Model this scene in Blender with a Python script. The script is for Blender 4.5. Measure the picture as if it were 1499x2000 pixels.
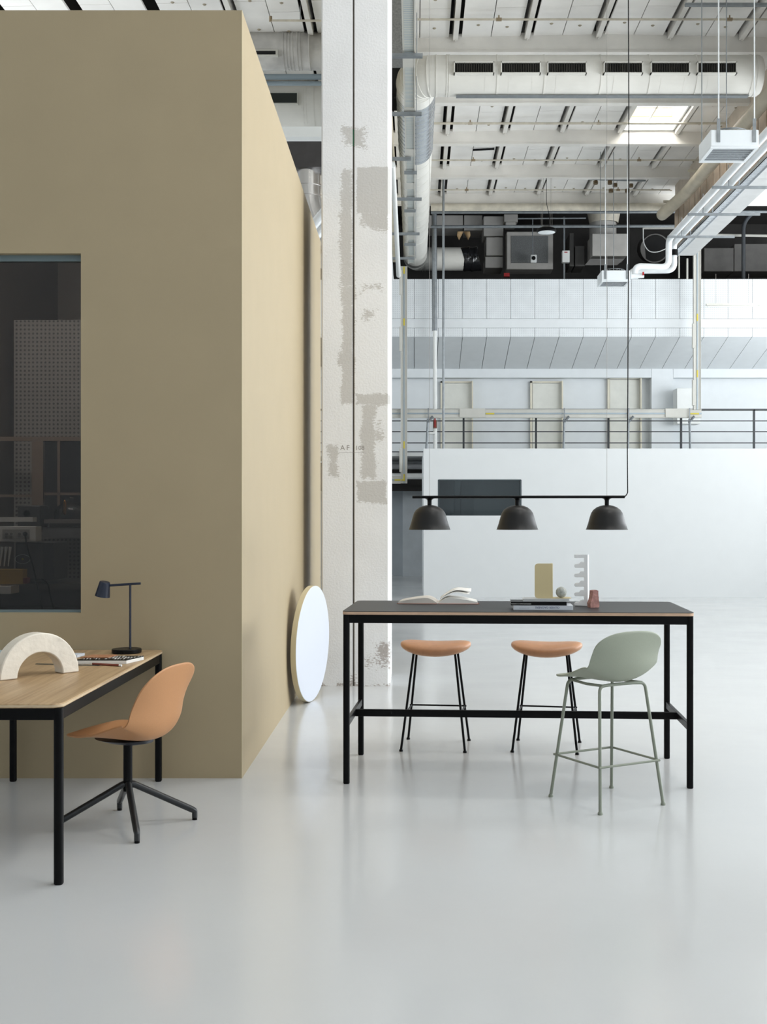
import bpy, bmesh, math, random
from mathutils import Vector, Matrix
random.seed(7)
S = bpy.context.scene
COL = S.collection
PI = math.pi
for o in list(bpy.data.objects): bpy.data.objects.remove(o)

# ------------------------------------------------------------------ camera, world, lights, exposure
F = 2240.0; PX = 810.0; PY = 1010.0; CH = 1.5
cam = bpy.data.objects.new('camera', bpy.data.cameras.new('camera')); COL.objects.link(cam)
cam.location = (0, 0, CH); cam.rotation_euler = (PI/2, 0, 0)
cam.data.sensor_fit = 'HORIZONTAL'; cam.data.sensor_width = 36.0
cam.data.lens = 36.0*F/1499.0
cam.data.shift_x = (749.5-PX)/1499.0; cam.data.shift_y = (PY-1000.0)/1499.0
cam.data.clip_end = 200
S.camera = cam
w = bpy.data.worlds.new('world'); S.world = w; w.use_nodes = True
w.node_tree.nodes['Background'].inputs[0].default_value = (0.80, 0.90, 1.0, 1)
w.node_tree.nodes['Background'].inputs[1].default_value = 1.2

def area(name, loc, direction, sx, sy, power, color=(0.93, 0.97, 1.0), spread=180):
    l = bpy.data.lights.new(name, 'AREA'); l.shape = 'RECTANGLE'; l.size = sx; l.size_y = sy
    l.energy = power; l.color = color; l.spread = math.radians(spread)
    o = bpy.data.objects.new(name, l); COL.objects.link(o); o.location = loc
    o.rotation_euler = Vector(direction).to_track_quat('-Z', 'Z').to_euler()
    return o
# daylight through the tall windows of the right wall
for i, yy in enumerate((4.5, 9.5, 14.5, 19.5, 24.5)):
    area('window_and_fill_light', (13.9, yy, 4.3), (-1, 0, 1.15), 6.4, 4.4, (1500, 1550, 1300, 1000, 850)[i])
# daylight through the window wall behind the camera
area('window_and_fill_light', (4.5, -5.7, 4.3), (0, 1, 0), 9.0, 5.0, 60)
# unseen fill behind the tan block, added to brighten the ceiling from the left
for yy in (15.0, 21.0):
    area('window_and_fill_light', (-8.8, yy, 6.6), (1, 0, .3), 3.6, 5.0, 420)
# one skylight in view, plus unseen roof lamps added for general top light
for (x, y, e) in ((4.43, 21.15, 75), (2.2, 8.55, 260), (5.4, 8.55, 260), (3.0, 3.0, 200), (8.2, 14.2, 300), (8.2, 21.0, 300)):
    area('skylight_and_top_fill', (x, y, 9.35), (0, 0, -1), 0.9, 1.3, e, (1, 0.97, 0.92))
S.view_settings.view_transform = 'Standard'; S.view_settings.look = 'None'
S.view_settings.gamma = 1.0; S.view_settings.use_curve_mapping = False
S.view_settings.exposure = -0.58

# ------------------------------------------------------------------ helpers
def X(px, d): return (px-PX)/F*d
def Z(py, d): return CH-(py-PY)/F*d
def P(px, py, d): return Vector((X(px, d), d, Z(py, d)))

def lin(c):
    return tuple(((v/255.0)/12.92 if v/255.0 <= .04045 else ((v/255.0+.055)/1.055)**2.4) for v in c)

MATS = {}
def mat(name, rgb, rough=.5, metal=0.0, var=.05, scale=4.0, bump=0.0, bscale=60.0, coat=0.0, stretch=(1, 1, 1), rvar=0.0):
    if name in MATS: return MATS[name]
    m = bpy.data.materials.new(name); m.use_nodes = True; nt = m.node_tree; N = nt.nodes; L = nt.links
    b = N['Principled BSDF']; b.inputs['Roughness'].default_value = rough; b.inputs['Metallic'].default_value = metal
    b.inputs['Coat Weight'].default_value = coat
    c = lin(rgb)
    tc = N.new('ShaderNodeTexCoord'); mp = N.new('ShaderNodeMapping'); mp.inputs['Scale'].default_value = stretch
    L.new(tc.outputs['Object'], mp.inputs[0])
    n = N.new('ShaderNodeTexNoise'); n.inputs['Scale'].default_value = scale; n.inputs['Detail'].default_value = 5
    L.new(mp.outputs[0], n.inputs['Vector'])
    r = N.new('ShaderNodeValToRGB'); r.color_ramp.elements[0].position = .3; r.color_ramp.elements[1].position = .7
    r.color_ramp.elements[0].color = tuple(max(0, v*(1-var)) for v in c)+(1,)
    r.color_ramp.elements[1].color = tuple(min(1, v*(1+var)) for v in c)+(1,)
    L.new(n.outputs['Fac'], r.inputs[0]); L.new(r.outputs[0], b.inputs['Base Color'])
    if rvar:
        mr = N.new('ShaderNodeMapRange'); mr.inputs[3].default_value = rough-rvar; mr.inputs[4].default_value = rough+rvar
        mr.inputs[1].default_value = .3; mr.inputs[2].default_value = .7
        L.new(n.outputs['Fac'], mr.inputs[0]); L.new(mr.outputs[0], b.inputs['Roughness'])
    if bump:
        n2 = N.new('ShaderNodeTexNoise'); n2.inputs['Scale'].default_value = bscale; n2.inputs['Detail'].default_value = 4
        L.new(mp.outputs[0], n2.inputs['Vector'])
        bp = N.new('ShaderNodeBump'); bp.inputs['Strength'].default_value = bump; bp.inputs['Distance'].default_value = .01
        L.new(n2.outputs['Fac'], bp.inputs['Height']); L.new(bp.outputs[0], b.inputs['Normal'])
    MATS[name] = m; return m

def glass_mat(name, tint, gloss):
    m = bpy.data.materials.new(name); m.use_nodes = True; nt = m.node_tree; N = nt.nodes; L = nt.links
    N.remove(N['Principled BSDF']); out = N['Material Output']
    t = N.new('ShaderNodeBsdfTransparent'); t.inputs[0].default_value = tint+(1,)
    g = N.new('ShaderNodeBsdfGlossy'); g.inputs['Roughness'].default_value = .02
    lw = N.new('ShaderNodeFresnel'); lw.inputs[0].default_value = gloss
    mx = N.new('ShaderNodeMixShader'); L.new(lw.outputs[0], mx.inputs[0]); L.new(t.outputs[0], mx.inputs[1]); L.new(g.outputs[0], mx.inputs[2])
    L.new(mx.outputs[0], out.inputs[0]); return m

def dots_mat(name, rgb, dot, pitch, size, rough=.6):
    """painted sheet with a square grid of small holes; pitch in metres"""
    m = mat(name, rgb, rough); nt = m.node_tree; N = nt.nodes; L = nt.links
    b = N['Principled BSDF']; src = b.inputs['Base Color'].links[0].from_socket
    tc = N.new('ShaderNodeTexCoord'); sp = N.new('ShaderNodeSeparateXYZ'); L.new(tc.outputs['Object'], sp.inputs[0])
    fr = []
    for ax in (0, 2):
        a = N.new('ShaderNodeMath'); a.operation = 'PINGPONG'; a.inputs[1].default_value = pitch/2; L.new(sp.outputs[ax], a.inputs[0])
        q = N.new('ShaderNodeMath'); q.operation = 'MULTIPLY'; L.new(a.outputs[0], q.inputs[0]); L.new(a.outputs[0], q.inputs[1]); fr.append(q)
    s = N.new('ShaderNodeMath'); s.operation = 'ADD'; L.new(fr[0].outputs[0], s.inputs[0]); L.new(fr[1].outputs[0], s.inputs[1])
    lt = N.new('ShaderNodeMath'); lt.operation = 'LESS_THAN'; lt.inputs[1].default_value = size*size; L.new(s.outputs[0], lt.inputs[0])
    mx = N.new('ShaderNodeMixRGB'); L.new(lt.outputs[0], mx.inputs[0]); L.new(src, mx.inputs[1]); mx.inputs[2].default_value = lin(dot)+(1,)
    L.new(mx.outputs[0], b.inputs['Base Color']); return m

def stripe_mat(name, rgb, dark_, pitch, size):
    m = mat(name, rgb, .5); N = m.node_tree.nodes; L = m.node_tree.links; b = N['Principled BSDF']; src = b.inputs['Base Color'].links[0].from_socket
    tc = N.new('ShaderNodeTexCoord'); sp = N.new('ShaderNodeSeparateXYZ'); L.new(tc.outputs['Object'], sp.inputs[0])
    a = N.new('ShaderNodeMath'); a.operation = 'PINGPONG'; a.inputs[1].default_value = pitch/2; L.new(sp.outputs[1], a.inputs[0])
    lt = N.new('ShaderNodeMath'); lt.operation = 'LESS_THAN'; lt.inputs[1].default_value = size; L.new(a.outputs[0], lt.inputs[0])
    mx = N.new('ShaderNodeMixRGB'); L.new(lt.outputs[0], mx.inputs[0]); L.new(src, mx.inputs[1]); mx.inputs[2].default_value = lin(dark_)+(1,)
    L.new(mx.outputs[0], b.inputs['Base Color']); return m

def B(): return bmesh.new()
def box(bm, x0, x1, y0, y1, z0, z1, M=None):
    vs = [Vector((x, y, z)) for x in (x0, x1) for y in (y0, y1) for z in (z0, z1)]
    if M is not None: vs = [M @ v for v in vs]
    v = [bm.verts.new(p) for p in vs]
    for f in ((0, 1, 3, 2), (4, 6, 7, 5), (0, 4, 5, 1), (2, 3, 7, 6), (0, 2, 6, 4), (1, 5, 7, 3)):
        bm.faces.new([v[i] for i in f])
    return bm
def cbox(bm, c, s, M=None):
    return box(bm, c[0]-s[0]/2, c[0]+s[0]/2, c[1]-s[1]/2, c[1]+s[1]/2, c[2]-s[2]/2, c[2]+s[2]/2, M)
def fillet(pts, r, n=6):
    pts = [Vector(p) for p in pts]; out = [pts[0]]
    for i in range(1, len(pts)-1):
        a, b, c = pts[i-1], pts[i], pts[i+1]; u = (a-b); v = (c-b)
        rr = min(r, u.length*.49, v.length*.49); u.normalize(); v.normalize()
        p0 = b+u*rr; p1 = b+v*rr
        for k in range(n+1):
            t = k/n; out.append(p0*(1-t)**2+b*2*t*(1-t)+p1*t*t)
    out.append(pts[-1]); return out
def tube(bm, pts, r, n=12, cap=True, rfun=None, squash=None):
    pts = [Vector(p) for p in pts]; rings = []
    t0 = (pts[1]-pts[0]).normalized()
    up = Vector((0, 0, 1)) if abs(t0.z) < .9 else Vector((0, 1, 0))
    nrm = (up - t0*up.dot(t0)).normalized()
    for i, p in enumerate(pts):
        if i == 0: t = t0
        elif i == len(pts)-1: t = (pts[i]-pts[i-1]).normalized()
        else: t = ((pts[i+1]-p).normalized()+(p-pts[i-1]).normalized()).normalized()
        nrm = (nrm - t*nrm.dot(t)).normalized(); bn = t.cross(nrm)
        rr = rfun(i/(len(pts)-1)) if rfun else r
        rings.append([bm.verts.new(p+nrm*math.cos(2*PI*k/n)*rr+bn*math.sin(2*PI*k/n)*rr) for k in range(n)])
    for a, b in zip(rings, rings[1:]):
        for k in range(n): bm.faces.new((a[k], a[(k+1) % n], b[(k+1) % n], b[k]))
    if cap:
        bm.faces.new(rings[0][::-1]); bm.faces.new(rings[-1])
    return bm
def ring(bm, c, axis, r, w=.02, n=28):
    c = Vector(c); a = Vector(axis).normalized(); tube(bm, [c-a*w/2, c+a*w/2], r, n)
def lathe(bm, prof, c=(0, 0, 0), n=40, M=None):
    c = Vector(c); rings = []
    for r, z in prof:
        if r < 1e-5:
            p = Vector((0, 0, z)); p = (M @ p if M else p)+c; rings.append([bm.verts.new(p)])
        else:
            rr = []
            for k in range(n):
                p = Vector((r*math.cos(2*PI*k/n), r*math.sin(2*PI*k/n), z)); p = (M @ p if M else p)+c; rr.append(bm.verts.new(p))
            rings.append(rr)
    for a, b in zip(rings, rings[1:]):
        if len(a) == 1 and len(b) == 1: continue
        for k in range(n):
            k2 = (k+1) % n
            if len(a) == 1: bm.faces.new((a[0], b[k2], b[k]))
            elif len(b) == 1: bm.faces.new((a[k], a[k2], b[0]))
            else: bm.faces.new((a[k], a[k2], b[k2], b[k]))
    return bm
def prism(bm, outline, y0, y1, M=None):
    """outline in local x,z ; extruded along y"""
    a = []; b = []
    for x, z in outline:
        p = Vector((x, y0, z)); q = Vector((x, y1, z))
        if M is not None: p = M @ p; q = M @ q
        a.append(bm.verts.new(p)); b.append(bm.verts.new(q))
    n = len(a); bm.faces.new(a); bm.faces.new(b[::-1])
    for k in range(n): bm.faces.new((a[k], b[k], b[(k+1) % n], a[(k+1) % n]))
    return bm
def rrect(x0, x1, z0, z1, r, n=5, corners=(1, 1, 1, 1)):
    out = []
    for (cx, cz, a0, on) in ((x1-r, z1-r, 0, corners[0]), (x0+r, z1-r, 90, corners[1]), (x0+r, z0+r, 180, corners[2]), (x1-r, z0+r, 270, corners[3])):
        if on:
            for k in range(n+1):
                a = math.radians(a0+90*k/n); out.append((cx+r*math.cos(a), cz+r*math.sin(a)))
        else:
            a = math.radians(a0+45); out.append((cx+r*(1 if math.cos(a) > 0 else -1), cz+r*(1 if math.sin(a) > 0 else -1)))
    return out

MW = {}
def TRS(loc, rz=0.0): return Matrix.Translation(Vector(loc)) @ Matrix.Rotation(rz, 4, 'Z')
def thing(name, label, cat, loc=(0, 0, 0), rz=0.0, group=None):
    o = bpy.data.objects.new(name, None); COL.objects.link(o); o.empty_display_size = .1
    o.location = loc; o.rotation_euler = (0, 0, rz); o['label'] = label; o['category'] = cat
    if group: o['group'] = group
    MW[o] = TRS(loc, rz); return o
def mk(name, bm, m, parent=None, local=False, bevel=0.0, label=None, cat=None, group=None, kind=None, seg=2, ang=35, sub=0, solid=0.0, twoside=False):
    bmesh.ops.recalc_face_normals(bm, faces=bm.faces)
    me = bpy.data.meshes.new(name); bm.to_mesh(me); bm.free()
    o = bpy.data.objects.new(name, me); COL.objects.link(o)
    if isinstance(m, (list, tuple)):
        for q in m: me.materials.append(q)
    else: me.materials.append(m)
    for p in me.polygons: p.use_smooth = True
    me.set_sharp_from_angle(angle=math.radians(ang))
    if parent is not None:
        if not local: me.transform(MW[parent].inverted())
        o.parent = parent; MW[o] = MW[parent]
    else:
        if not local:
            xs = [v.co for v in me.vertices]
            c = Vector(((min(v.x for v in xs)+max(v.x for v in xs))/2, (min(v.y for v in xs)+max(v.y for v in xs))/2, min(v.z for v in xs)))
            if kind != 'structure':
                me.transform(Matrix.Translation(-c)); o.location = c
                MW[o] = Matrix.Translation(c)
            else: MW[o] = Matrix.Identity(4)
        else: MW[o] = Matrix.Identity(4)
    if solid:
        md = o.modifiers.new('s', 'SOLIDIFY'); md.thickness = solid; md.offset = 0
    if bevel:
        md = o.modifiers.new('b', 'BEVEL'); md.width = bevel; md.segments = seg; md.limit_method = 'ANGLE'; md.angle_limit = math.radians(40)
        md.harden_normals = False
    if sub:
        md = o.modifiers.new('u', 'SUBSURF'); md.levels = sub; md.render_levels = sub
    if label: o['label'] = label
    if cat: o['category'] = cat
    if group: o['group'] = group
    if kind: o['kind'] = kind
    return o
def struct(name, bm, m, parent=None, **k):
    return mk(name, bm, m, parent, kind='structure' if parent is None else None, **k)
def text(name, body, size, M, m, parent, ext=.0003, align='LEFT'):
    c = bpy.data.curves.new('t', 'FONT'); c.body = body; c.size = size; c.extrude = ext; c.align_x = align; c.resolution_u = 3
    t = bpy.data.objects.new('t', c); COL.objects.link(t)
    bpy.context.view_layer.update()
    me = bpy.data.meshes.new_from_object(t.evaluated_get(bpy.context.evaluated_depsgraph_get()))
    bpy.data.objects.remove(t)
    me.transform(M); me.transform(MW[parent].inverted()); me.materials.clear(); me.materials.append(m)
    o = bpy.data.objects.new(name, me); COL.objects.link(o); o.parent = parent; MW[o] = MW[parent]; return o
def dup(root, loc, rz, label=None, group=None):
    r = root.copy(); COL.objects.link(r); r.location = loc; r.rotation_euler = (0, 0, rz); MW[r] = TRS(loc, rz)
    if label: r['label'] = label
    if group: r['group'] = group
    for ch in list(root.children):
        c = ch.copy(); COL.objects.link(c); c.parent = r
        for g in list(ch.children):
            d = g.copy(); COL.objects.link(d); d.parent = c
    return r
FACE = Matrix(((1, 0, 0, 0), (0, 0, -1, 0), (0, 1, 0, 0), (0, 0, 0, 1)))     # text lying in xy -> upright facing -Y

# ------------------------------------------------------------------ materials
tan = mat('tan_paint', (168, 152, 122), .55, var=.02, scale=3, bump=.05, bscale=300)
tan_edge = mat('tan_trim', (196, 182, 148), .5)
white = mat('white_paint', (226, 228, 226), .55, var=.02)
wall_white = mat('white_wall_paint', (222, 226, 228), .6, var=.02, bump=.04, bscale=200)
offw = mat('offwhite_metal', (205, 204, 196), .45, var=.06, scale=3)
cream = mat('cream_paint', (220, 214, 196), .5)
ceil_m = mat('ceiling_board', (244, 242, 238), .7, var=.07, scale=1.6, bump=.05)
beam_m = mat('painted_concrete', (236, 233, 227), .7, var=.07, scale=1.8, bump=.1)
dirtypipe = mat('stained_white_pipe', (205, 198, 182), .55, var=.16, scale=5)
duct_w = mat('white_duct_paint', (222, 220, 213), .45, var=.05, scale=2.5, bump=.06, bscale=30)
duct_g = mat('grey_duct_sheet', (150, 150, 146), .45, metal=.3, var=.1, scale=3)
galv = mat('galvanised_steel', (205, 209, 213), .25, metal=.8, var=.05, scale=3, rvar=.03)
galv_d = mat('dull_zinc', (135, 140, 143), .45, metal=.5, var=.12, scale=12)
steel = mat('polished_steel', (190, 188, 186), .22, metal=1, var=.05, stretch=(1, 1, .1))
black = mat('black_metal', (5, 5, 6), .42, var=.1, scale=20)
black_s = mat('black_satin', (14, 14, 15), .33, var=.08, scale=10)
dark = mat('dark_void', (24, 24, 24), .9, var=.2)
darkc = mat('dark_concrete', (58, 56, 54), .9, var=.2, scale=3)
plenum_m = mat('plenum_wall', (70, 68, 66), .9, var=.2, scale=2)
trunk_m = mat('trunking_plastic', (194, 193, 186), .5, var=.04)
trunk_i = mat('trunking_insert', (150, 162, 170), .4, metal=.3, var=.06)
yellow = mat('yellow_tag', (196, 180, 60), .5)
red = mat('red_plastic', (168, 34, 38), .4)
rail_m = mat('anthracite_rail', (42, 46, 50), .45)
orange_b = mat('tan_fibre', (190, 138, 94), .5, var=.03, scale=200, coat=.0)
leather = mat('cognac_leather', (192, 142, 106), .36, var=.06, scale=30, bump=.06, bscale=250)
sage = mat('sage_fibre', (150, 156, 140), .5, var=.02, scale=150)
sage_m = mat('sage_metal', (132, 138, 124), .45, var=.02)
ply = mat('plywood_edge', (198, 166, 140), .6, var=.1, scale=30, stretch=(1, 1, 12))
lino = mat('black_linoleum', (30, 30, 33), .42, var=.06, scale=60)
paper = mat('paper', (225, 223, 218), .7, var=.02)
navy = mat('midnight_blue_metal', (25, 33, 52), .4, var=.05)
plaster = mat('chipped_plaster', (222, 215, 203), .75, var=.07, scale=9, bump=.25, bscale=40)
hang_m = mat('thin_steel_wire', (150, 145, 140), .4, metal=.5)
whitecable = mat('white_rod', (220, 224, 226), .4)

for q_ in (black, black_s): q_.node_tree.nodes['Principled BSDF'].inputs['Specular IOR Level'].default_value = .14

def floor_mat():
    m = mat('polished_concrete', (196, 198, 199), .18, var=.025, scale=.6, rvar=.05); nt = m.node_tree; N = nt.nodes; L = nt.links
    b = N['Principled BSDF']; b.inputs['IOR'].default_value = 1.5
    n = N.new('ShaderNodeTexNoise'); n.inputs['Scale'].default_value = 3.0; n.inputs['Detail'].default_value = 6
    n3 = N.new('ShaderNodeTexNoise'); n3.inputs['Scale'].default_value = 220; n3.inputs['Detail'].default_value = 2
    tc = N.new('ShaderNodeTexCoord'); L.new(tc.outputs['Object'], n.inputs['Vector']); L.new(tc.outputs['Object'], n3.inputs['Vector'])
    a = N.new('ShaderNodeMath'); a.operation = 'MULTIPLY_ADD'; a.inputs[1].default_value = .02
    L.new(n3.outputs['Fac'], a.inputs[0]); L.new(n.outputs['Fac'], a.inputs[2])
    bp = N.new('ShaderNodeBump'); bp.inputs['Strength'].default_value = .12; bp.inputs['Distance'].default_value = .01
    L.new(a.outputs[0], bp.inputs['Height']); L.new(bp.outputs[0], b.inputs['Normal']); return m
floor_m = floor_mat()

def wood_mat():
    m = bpy.data.materials.new('light_oak_veneer'); m.use_nodes = True; N = m.node_tree.nodes; L = m.node_tree.links
    b = N['Principled BSDF']; b.inputs['Roughness'].default_value = .42
    tc = N.new('ShaderNodeTexCoord'); mp = N.new('ShaderNodeMapping'); mp.inputs['Scale'].default_value = (26, 1.1, 26)
    L.new(tc.outputs['Object'], mp.inputs[0])
    n = N.new('ShaderNodeTexNoise'); n.inputs['Scale'].default_value = 1.6; n.inputs['Detail'].default_value = 8; n.inputs['Distortion'].default_value = .6
    L.new(mp.outputs[0], n.inputs['Vector'])
    r = N.new('ShaderNodeValToRGB'); e = r.color_ramp.elements
    e[0].position = .3; e[0].color = lin((158, 128, 94))+(1,); e[1].position = .7; e[1].color = lin((192, 164, 126))+(1,)
    L.new(n.outputs['Fac'], r.inputs[0]); L.new(r.outputs[0], b.inputs['Base Color']); return m
oak = wood_mat()

# column plaster with grey filler patches: boxes with ragged noise edges, in the column's own metres
CD = 10.18
def column_mat():
    m = mat('column_plaster', (229, 229, 229), .75, var=.05, scale=1.5, bump=.3, bscale=55); N = m.node_tree.nodes; L = m.node_tree.links
    b = N['Principled BSDF']; src = b.inputs['Base Color'].links[0].from_socket
    tc = N.new('ShaderNodeTexCoord'); sp = N.new('ShaderNodeSeparateXYZ'); L.new(tc.outputs['Object'], sp.inputs[0])
    nz = N.new('ShaderNodeTexNoise'); nz.inputs['Scale'].default_value = 55; nz.inputs['Detail'].default_value = 7; nz.inputs['Roughness'].default_value = .75
    mp = N.new('ShaderNodeMapping'); mp.inputs['Scale'].default_value = (.55, .55, 1.5); L.new(tc.outputs['Object'], mp.inputs[0]); L.new(mp.outputs[0], nz.inputs['Vector'])
    nb = N.new('ShaderNodeTexNoise'); nb.inputs['Scale'].default_value = 7; L.new(tc.outputs['Object'], nb.inputs['Vector'])
    def M_(op, a, bb, c=None):
        n = N.new('ShaderNodeMath'); n.operation = op
        for i, v in enumerate((a, bb, c)):
            if v is None: continue
            if isinstance(v, (int, float)): n.inputs[i].default_value = v
            else: L.new(v, n.inputs[i])
        return n.outputs[0]
    def patches(lst):
        tot = None
        for (x0, x1, y0, y1, amp) in lst:
            cx = X((x0+x1)/2, CD); hw = (x1-x0)/2/F*CD; cz = Z((y0+y1)/2, CD); hh = (y1-y0)/2/F*CD
            ax = M_('SUBTRACT', M_('ABSOLUTE', M_('SUBTRACT', sp.outputs[0], cx), 0), hw)
            az = M_('SUBTRACT', M_('ABSOLUTE', M_('SUBTRACT', sp.outputs[2], cz), 0), hh)
            d = M_('MAXIMUM', ax, az)                                    # metres outside the box
            n0 = M_('ADD', M_('MULTIPLY', M_('SUBTRACT', nz.outputs['Fac'], .5), amp*1.2), M_('MULTIPLY', M_('SUBTRACT', nb.outputs['Fac'], .5), amp*.55))
            g = M_('LESS_THAN', M_('ADD', d, n0), 0)
            tot = g if tot is None else M_('MAXIMUM', tot, g)
        return tot
    grey = patches([(697, 766, 326, 418, .07), (702, 756, 412, 446, .24), (672, 712, 250, 288, .22), (666, 690, 330, 560, .16), (668, 692, 560, 790, .15), (664, 680, 690, 712, .15),
                    (696, 768, 770, 790, .12), (706, 733, 790, 935, .16), (733, 744, 822, 862, .25), (697, 754, 940, 982, .1), (640, 660, 872, 932, .16), (716, 733, 606, 622, .3), (713, 742, 556, 566, .25)])
    mx = N.new('ShaderNodeMixRGB'); L.new(M_('MULTIPLY', grey, .68), mx.inputs[0]); L.new(src, mx.inputs[1]); mx.inputs[2].default_value = lin((178, 174, 168))+(1,)
    brown = patches([(738, 757, 1262, 1290, .5), (724, 742, 1284, 1292, .4), (600, 766, 1338, 1345, .18), (686, 694, 1320, 1345, .25)])
    mx2 = N.new('ShaderNodeMixRGB'); L.new(M_('MULTIPLY', brown, .6), mx2.inputs[0]); L.new(mx.outputs[0], mx2.inputs[1]); mx2.inputs[2].default_value = lin((120, 98, 80))+(1,)
    L.new(mx2.outputs[0], b.inputs['Base Color']); return m
col_m = column_mat()

# ------------------------------------------------------------------ floor and outer shell (mostly outside the frame)
struct('floor', box(B(), -9, 14.2, -6.2, 32.5, -.12, 0), floor_m)
# right wall with tall windows, wall behind the camera
bm = B(); ys = [-6.0, 1.9, 7.1, 6.9, 12.1, 11.9, 17.1, 16.9, 22.1, 21.9, 27.1, 32.5]
box(bm, 14.0, 14.2, -6.2, 32.5, 0, 1.1); box(bm, 14.0, 14.2, -6.2, 32.5, 7.5, 9.4)
for (a, c) in ((-6.2, 1.8), (7.2, 6.8), (6.6, 7.4), (11.6, 12.4), (16.6, 17.4), (21.6, 22.4), (27.2, 32.5)):
    if a < c: box(bm, 14.0, 14.2, a, c, 1.1, 7.5)
struct('wall_right', bm, wall_white)
bm = B(); box(bm, -9, 14.2, -6.2, -6.0, 0, 1.6); box(bm, -9, 14.2, -6.2, -6.0, 7.0, 9.4)
box(bm, -9, -.2, -6.2, -6.0, 1.6, 7.0); box(bm, 9.2, 14.2, -6.2, -6.0, 1.6, 7.0)
struct('wall_front', bm, wall_white)
struct('wall_side', box(B(), -9.2, -9.0, -6.2, 32.5, 0, 9.4), wall_white)

# ------------------------------------------------------------------ tan room block on the left (front face at 6.588 m)
D0 = 6.588; WXR = -0.991; BT = Z(20, D0)
wx1 = X(158, D0); wx0 = -4.3; wz1 = Z(495, D0); wz0 = Z(1197, D0)
bm = B()
box(bm, -8.9, wx0, D0, D0+.12, 0, BT); box(bm, wx1, WXR, D0, D0+.12, 0, BT)
box(bm, wx0, wx1, D0, D0+.12, wz1, BT); box(bm, wx0, wx1, D0, D0+.12, 0, wz0)
box(bm, WXR-.12, WXR, D0+.12, 12.13, 0, BT)
box(bm, -8.9, WXR-.12, 12.0, 12.13, 0, BT)
box(bm, -8.9, WXR-.12, D0+.12, 12.0, BT-.1, BT)
wl = struct('wall_left', bm, tan)
struct('corner_edge', box(B(), WXR-.004, WXR+.001, D0-.001, D0+.006, 0, BT), tan_edge, wl)
gl = glass_mat('tinted_window_glass', (.50, .50, .50), 1.5)
bm = B(); box(bm, wx0, wx1, D0+.06, D0+.066, wz0+.012, wz1-.02)
wn = struct('window_1', bm, gl)
bm = B(); box(bm, wx0, wx1, D0+.045, D0+.085, wz1-.035, wz1); box(bm, wx0, wx1, D0+.045, D0+.085, wz0, wz0+.014)
struct('window_frame', bm, mat('grey_blue_frame', (110, 125, 128), .4), wn)

# inside the tan room: dim laboratory behind the glass
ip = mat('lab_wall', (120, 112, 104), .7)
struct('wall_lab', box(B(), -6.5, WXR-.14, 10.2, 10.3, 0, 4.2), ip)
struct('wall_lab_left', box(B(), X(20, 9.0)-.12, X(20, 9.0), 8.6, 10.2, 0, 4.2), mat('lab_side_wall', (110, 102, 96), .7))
area('lab_fill_light', (-2.8, 6.9, 3.6), (0, 1, -.75), 2.2, .5, 88, (1, .93, .86))  # unseen fill added above the window to brighten the screen and bench
d = 8.9
mk('metal_screen', box(B(), X(27, d), X(215, d), d, d+.03, .3, Z(625, d)), dots_mat('perforated_sheet', (132, 128, 123), (52, 49, 46), .032, .0085), label='tall perforated grey metal screen behind the dark window', cat='screen')
d = 8.55
t = thing('cabinet', 'brown lab cabinet with framed dark glass doors seen through the dark window', 'cabinet', (X(110, d), d, .9))
t_x0, t_x1 = X(-40, d), X(175, d)
cabm = mat('cabinet_wood', (120, 104, 90), .5)
bm = B()
for (a, c, e, f) in ((-40, 175, 853, 861), (-40, 62, 966, 971), (62, 84, 860, 1000), (112, 117, 860, 1000), (86, 175, 962, 967), (-10, -4, 860, 1000)):
    box(bm, X(a, d), X(c, d), d, d+.03, Z(f, d), Z(e, d))
mk('door_frame', bm, cabm, t)
mk('panel', box(B(), X(86, d), X(175, d), d+.01, d+.02, Z(1030, d), Z(860, d)), mat('cabinet_glass', (48, 46, 45), .2), t)
d = 7.6
t = thing('power_rail', 'light grey bench power rail with four sockets behind the dark window', 'power rail', (X(30, d), d, Z(1060, d)))
mk('housing', box(B(), X(-90, d), X(70, d), d, d+.12, Z(1058, d), Z(1028, d)), mat('light_grey_plastic', (205, 203, 198), .5), t, bevel=.004)
mk('top_rail', box(B(), X(-90, d), X(62, d), d+.02, d+.1, Z(1019, d), Z(1010, d)), mat('light_grey_plastic', (190, 188, 182), .5), t)
mk('socket_plate', box(B(), X(5, d), X(58, d), d-.004, d, Z(1052, d), Z(1034, d)), mat('socket_grey', (150, 148, 143), .5), t)
for sx in (13, 22, 38):
    bm = B(); tube(bm, [P(sx, 1043, d-.008), P(sx, 1043, d-.003)], .014, 16); mk('socket', bm, mat('socket_ring', (190, 188, 184), .5), t)
    bm = B(); tube(bm, [P(sx, 1043, d-.0095), P(sx, 1043, d-.0085)], .0105, 16)
    mk('socket', bm, mat('socket_hole', (110, 108, 104), .5), t)
bm = B(); tube(bm, [P(49, 1043, d-.03), P(49, 1043, d)], .015, 16)
tube(bm, fillet([P(49, 1045, d-.03), P(53, 1070, d-.04), P(66, 1110, d-.03), P(72, 1140, d), P(82, 1175, d+.02), P(83, 1200, d+.02)], .1), .005, 8)
mk('power_cable', bm, black, label='black plug with a long cable hanging from the bench power rail', cat='cable')
bm = B(); tube(bm, fillet([P(72, 1105, d+.1), P(80, 1130, d+.1), P(95, 1140, d+.1), P(98, 1165, d+.1), P(108, 1200, d+.1)], .1), .005, 8)
mk('power_cable', bm, black, label='black cable winding down beside the dark equipment box in the lab', cat='cable')
d = 7.7
eqm = mat('equipment_case', (62, 62, 62), .4)
t = thing('equipment_box', 'dark grey lab instrument box on the bench behind the window', 'instrument', (X(75, d), d+.15, Z(1135, d)))
mk('case', box(B(), X(30, d), X(106, d), d, d+.3, Z(1134, d), Z(1059, d)), eqm, t, bevel=.006)
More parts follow.
